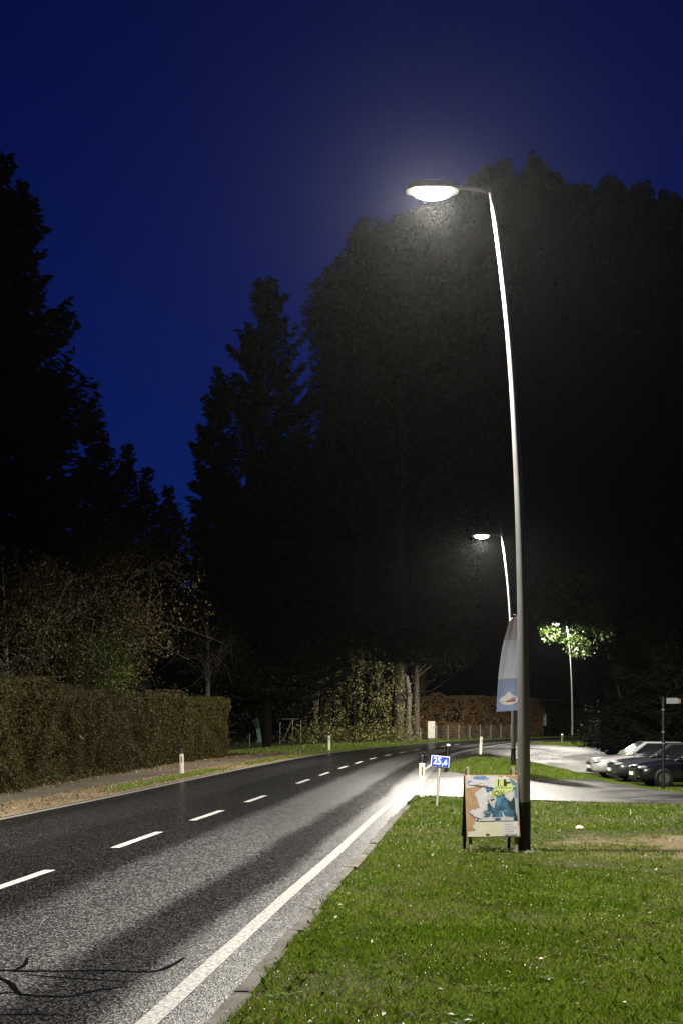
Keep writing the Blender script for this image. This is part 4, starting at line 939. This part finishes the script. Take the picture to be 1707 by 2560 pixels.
# street name sign on a dark post before the cars
SY = 38.5; sx_ = PX(1657, SY)
sg = empty('street_sign', (sx_, SY, float(height(sx_, SY)))); tag(sg, 'dark sign post with a small bluish name plate in front of the cars', 'sign')
zt = PZ(1752, SY) - float(height(sx_, SY))
MB().tube([(0, 0, -.1), (0, 0, zt + .12)], .045, 10).build('post', M['black'], sg, smooth=True)
M['signpale'] = mat('pale_sign', (.4, .44, .52), .5, var=.1)
M['signamber'] = mat('amber_sign', (.5, .3, .08), .5)
MB().box((.26, -.03, zt), (.34, .012, .17)).build('name_plate', M['signpale'], sg, bevel=.003)
MB().box((.475, -.03, zt - .01), (.08, .012, .13)).build('amber_plate', M['signamber'], sg, bevel=.003)
MB().tube([(0, 0, zt + .02), (.45, 0, zt + .02)], .014, 6).build('arm', M['black'], sg)
for zc in (zt - .28, zt - .95, zt - 1.3): MB().tube([(0, 0, zc), (0, 0, zc + .03)], .05, 10).build('clamp', M['metal'], sg)

# ------------------------------------------------------------------ things across the road in the distance
cb = empty('utility_cabinet', (PX(1077, 104.5), 104.5, 0)); tag(cb, 'cream utility cabinet standing by the far bend', 'cabinet')
MB().box((0, 0, .86), (.60, .4, 1.38)).build('cabinet_body', M['cabinet'], cb, bevel=.02)
MB().box((0, .01, .08), (.56, .36, .2)).build('plinth', M['concrete'], cb)
MB().box((0, -.205, 1.0), (.54, .015, .98)).build('door', M['cabinet'], cb, bevel=.004)
MB().box((.18, -.22, 1.05), (.03, .02, .16)).build('handle', M['black'], cb)
MB().box((0, -.205, .33), (.54, .015, .28)).build('lower_door', M['cabinet'], cb, bevel=.004)
tp = empty('leaning_post', (PX(656, 86), 86, 0)); tag(tp, 'teal board post leaning left on a concrete foot', 'post')
MB().box((-.28, 0, .95), (.24, .06, 1.65), (0, R(-10), 0)).build('board', M['teal'], tp, bevel=.005)
MB().box((-.32, .0, .12), (.22, .35, .36)).build('concrete_foot', M['concrete'], tp, bevel=.02)
MB().box((.26, .0, .12), (.40, .35, .32)).build('concrete_foot', M['concrete'], tp, bevel=.02)
gf = empty('gate_frame', (PX(728, 90), 90, 0)); tag(gf, 'thin pale wooden gate frame with a diagonal brace', 'gate')
MB().tube([(-.62, 0, 1.70), (.55, 0, 1.72)], .035, 6).build('top_rail', M['wood'], gf)
MB().tube([(.1, 0, 1.70), (-.56, 0, .15)], .03, 6).build('brace', M['wood'], gf)
for xx, hh in ((.68, 1.62), (-.78, 1.5), (.1, 1.66)): MB().tube([(xx, 0, -.1), (xx, 0, hh)], .026, 6).build('upright', M['wood'], gf)
MB().tube([(.1, 0, 1.2), (.66, 0, .7)], .02, 6).build('stay', M['wood'], gf)
def stake(px, Y, h, label, m='metal'):
    o = MB().tube([(0, 0, -.1), (0, 0, h * .5), (.01, 0, h)], [.035, .033, .03], 6).build('fence_stake', M[m], None); o.location = (PX(px, Y), Y, 0); tag(o, label, 'stake', 'thin stakes beyond the road')
M['palewood'] = mat('pale_wood', (.42, .36, .22), .8)
stake(624, 80, .80, 'thin pale stake left of the leaning teal post', 'palewood')
stake(1015, 97, 1.2, 'yellowish stake before the brown trunk', 'palewood'); stake(1050, 100, 1.0, 'dark-topped stake left of the cabinet', 'metal')
stake(1063, 105, 1.35, 'pale stake touching the cabinet', 'palewood')
# wire mesh fence beyond the bend
fe = empty('wire_fence', (PX(1090, 106), 106, 0)); tag(fe, 'dark wire fence in front of the low hedges by the cabinet', 'fence')
xe = PX(1300, 116) - PX(1090, 106); ye = 10.0
for i in range(9):
    t = i / 8; MB().tube([(xe * t, ye * t, -.05), (xe * t, ye * t, 1.25)], .03, 6).build('post', M['palewood'], fe)
for i in range(8):
    m = MB()
    for k in range(9): m.tube([(xe * i / 8, ye * i / 8, .1 + .13 * k), (xe * (i + 1) / 8, ye * (i + 1) / 8, .1 + .13 * k)], .006, 3, False)
    for k in range(1, 12): t = (i + k / 12) / 8; m.tube([(xe * t, ye * t, .08), (xe * t, ye * t, 1.16)], .006, 3, False)
    m.build('mesh_panel', M['metal'], fe)
bd = empty('sign_board', (PX(1351, 131), 131, 0)); tag(bd, 'grey back of a sign board on two legs across the road', 'sign')
MB().box((0, 0, 1.67), (1.12, .03, 1.2)).build('board', M['cabinet'], bd, bevel=.01)
for xx in (-.42, .2): MB().tube([(xx, .05, -.1), (xx, .05, 2.3)], .035, 8).build('leg', M['metal'], bd)
# houses in the dark
def house(loc, wx, wy, hw, hr, label, rz=0):
    root = empty('house', loc, rz); tag(root, label, 'house', 'houses in the dark')
    MB().box((0, 0, hw / 2 - .2), (wx, wy, hw + .4)).build('wall', M['hw'], root)
    MB().add([(-wx / 2 - .6, -wy / 2 - .7, hw - .1), (wx / 2 + .6, -wy / 2 - .7, hw - .1), (wx / 2 + .6, wy / 2 + .7, hw - .1), (-wx / 2 - .6, wy / 2 + .7, hw - .1), (-wx / 2 - .6, 0, hw + hr), (wx / 2 + .6, 0, hw + hr)],
             [(0, 1, 5, 4), (2, 3, 4, 5), (0, 4, 3), (1, 2, 5), (0, 3, 2, 1)]).build('roof', M['roof'], root)
    MB().box((0, -wy / 2 - .72, hw - .05), (wx + 1.2, .04, .18)).build('eave_board', M['palewood'], root)
    for xx in (-wx * .28, wx * .1): 
        f = MB().box((xx, -wy / 2 - .02, hw * .55), (1.1, .08, 1.3)).build('window', M['palewood'], root); MB().box((xx, -wy / 2 - .07, hw * .55), (.95, .03, 1.15)).build('pane', M['glass'], f)
M['hw'] = mat('house_wall', (.10, .09, .08), .9); M['roof'] = mat('house_roof', (.03, .022, .02), .9)
house((PX(1362, 152), 157, 0), 3.2, 8, 4.1, 1.6, 'small dark house far behind the sign board')
house((PX(1945, 56) , 53, -.6), 6.2, 6, 3.1, 2.4, 'dark house cut by the right edge behind the cars')

# ------------------------------------------------------------------ litter
x, y_, h_ = G(1447, 2078)
M['pink'] = mat('pink_paper', (.75, .5, .45), .6, var=.05)
lt = MB().add([(-.05, -.04, .03), (.05, -.045, .035), (.055, .045, .05), (0, .05, .065), (-.05, .04, .045), (-.05, -.04, .026), (.05, -.045, .031), (.055, .045, .046), (0, .05, .061), (-.05, .04, .041)],
         [(0, 1, 2, 3, 4), (9, 8, 7, 6, 5)] + [(i, (i + 1) % 5, 5 + (i + 1) % 5, 5 + i) for i in range(5)]).build('litter', M['pink'], None)
lt.location = (x, y_, .02); tag(lt, 'crumpled pink paper lying on the grass right of the lamp', 'litter')
x, y_, h_ = G(1575, 2040); o = MB().tube([(0, 0, -.03), (.004, 0, .05), (0, .01, .105)], [.012, .011, .006], 6).build('wooden_peg', M['palewood'], None); o.location = (x, y_, 0); tag(o, 'thin pale peg sticking out of the grass near the side street', 'peg')
o = MB().lathe([(.001, .028), (.17, .024), (.20, .012), (.22, -.02)], 22).build('lamp_footing', M['kerb'], None); o.location = (PX(1308, 16) + .04, 15.98, 0); tag(o, 'worn round concrete footing under the nearest lamp pole', 'footing')

# ------------------------------------------------------------------ damp night air
if HAZE_DENSITY > 0:
    m = bpy.data.materials.new('damp_air'); m.use_nodes = True; t = m.node_tree; t.nodes.clear()
    pv = t.nodes.new('ShaderNodeVolumePrincipled'); pv.inputs['Density'].default_value = HAZE_DENSITY; pv.inputs['Color'].default_value = (.9, .93, .95, 1); pv.inputs['Anisotropy'].default_value = .85
    ot = t.nodes.new('ShaderNodeOutputMaterial'); t.links.new(pv.outputs[0], ot.inputs['Volume'])
    hz = MB().box((400, 450, 165), (3600, 2200, 340)).build('haze', m, None)
    tag(hz, 'thin damp haze in the night air', 'haze', kind='stuff')
sc.cycles.use_denoising = True; sc.cycles.denoiser = 'OPENIMAGEDENOISE'; sc.cycles.denoising_input_passes = 'RGB_ALBEDO_NORMAL'; sc.cycles.denoising_prefilter = 'ACCURATE'
sc.cycles.max_bounces = 5; sc.cycles.diffuse_bounces = 2; sc.cycles.glossy_bounces = 2; sc.cycles.transmission_bounces = 2; sc.cycles.volume_bounces = 0; sc.cycles.transparent_max_bounces = 4
sc.cycles.sample_clamp_indirect = 3.0
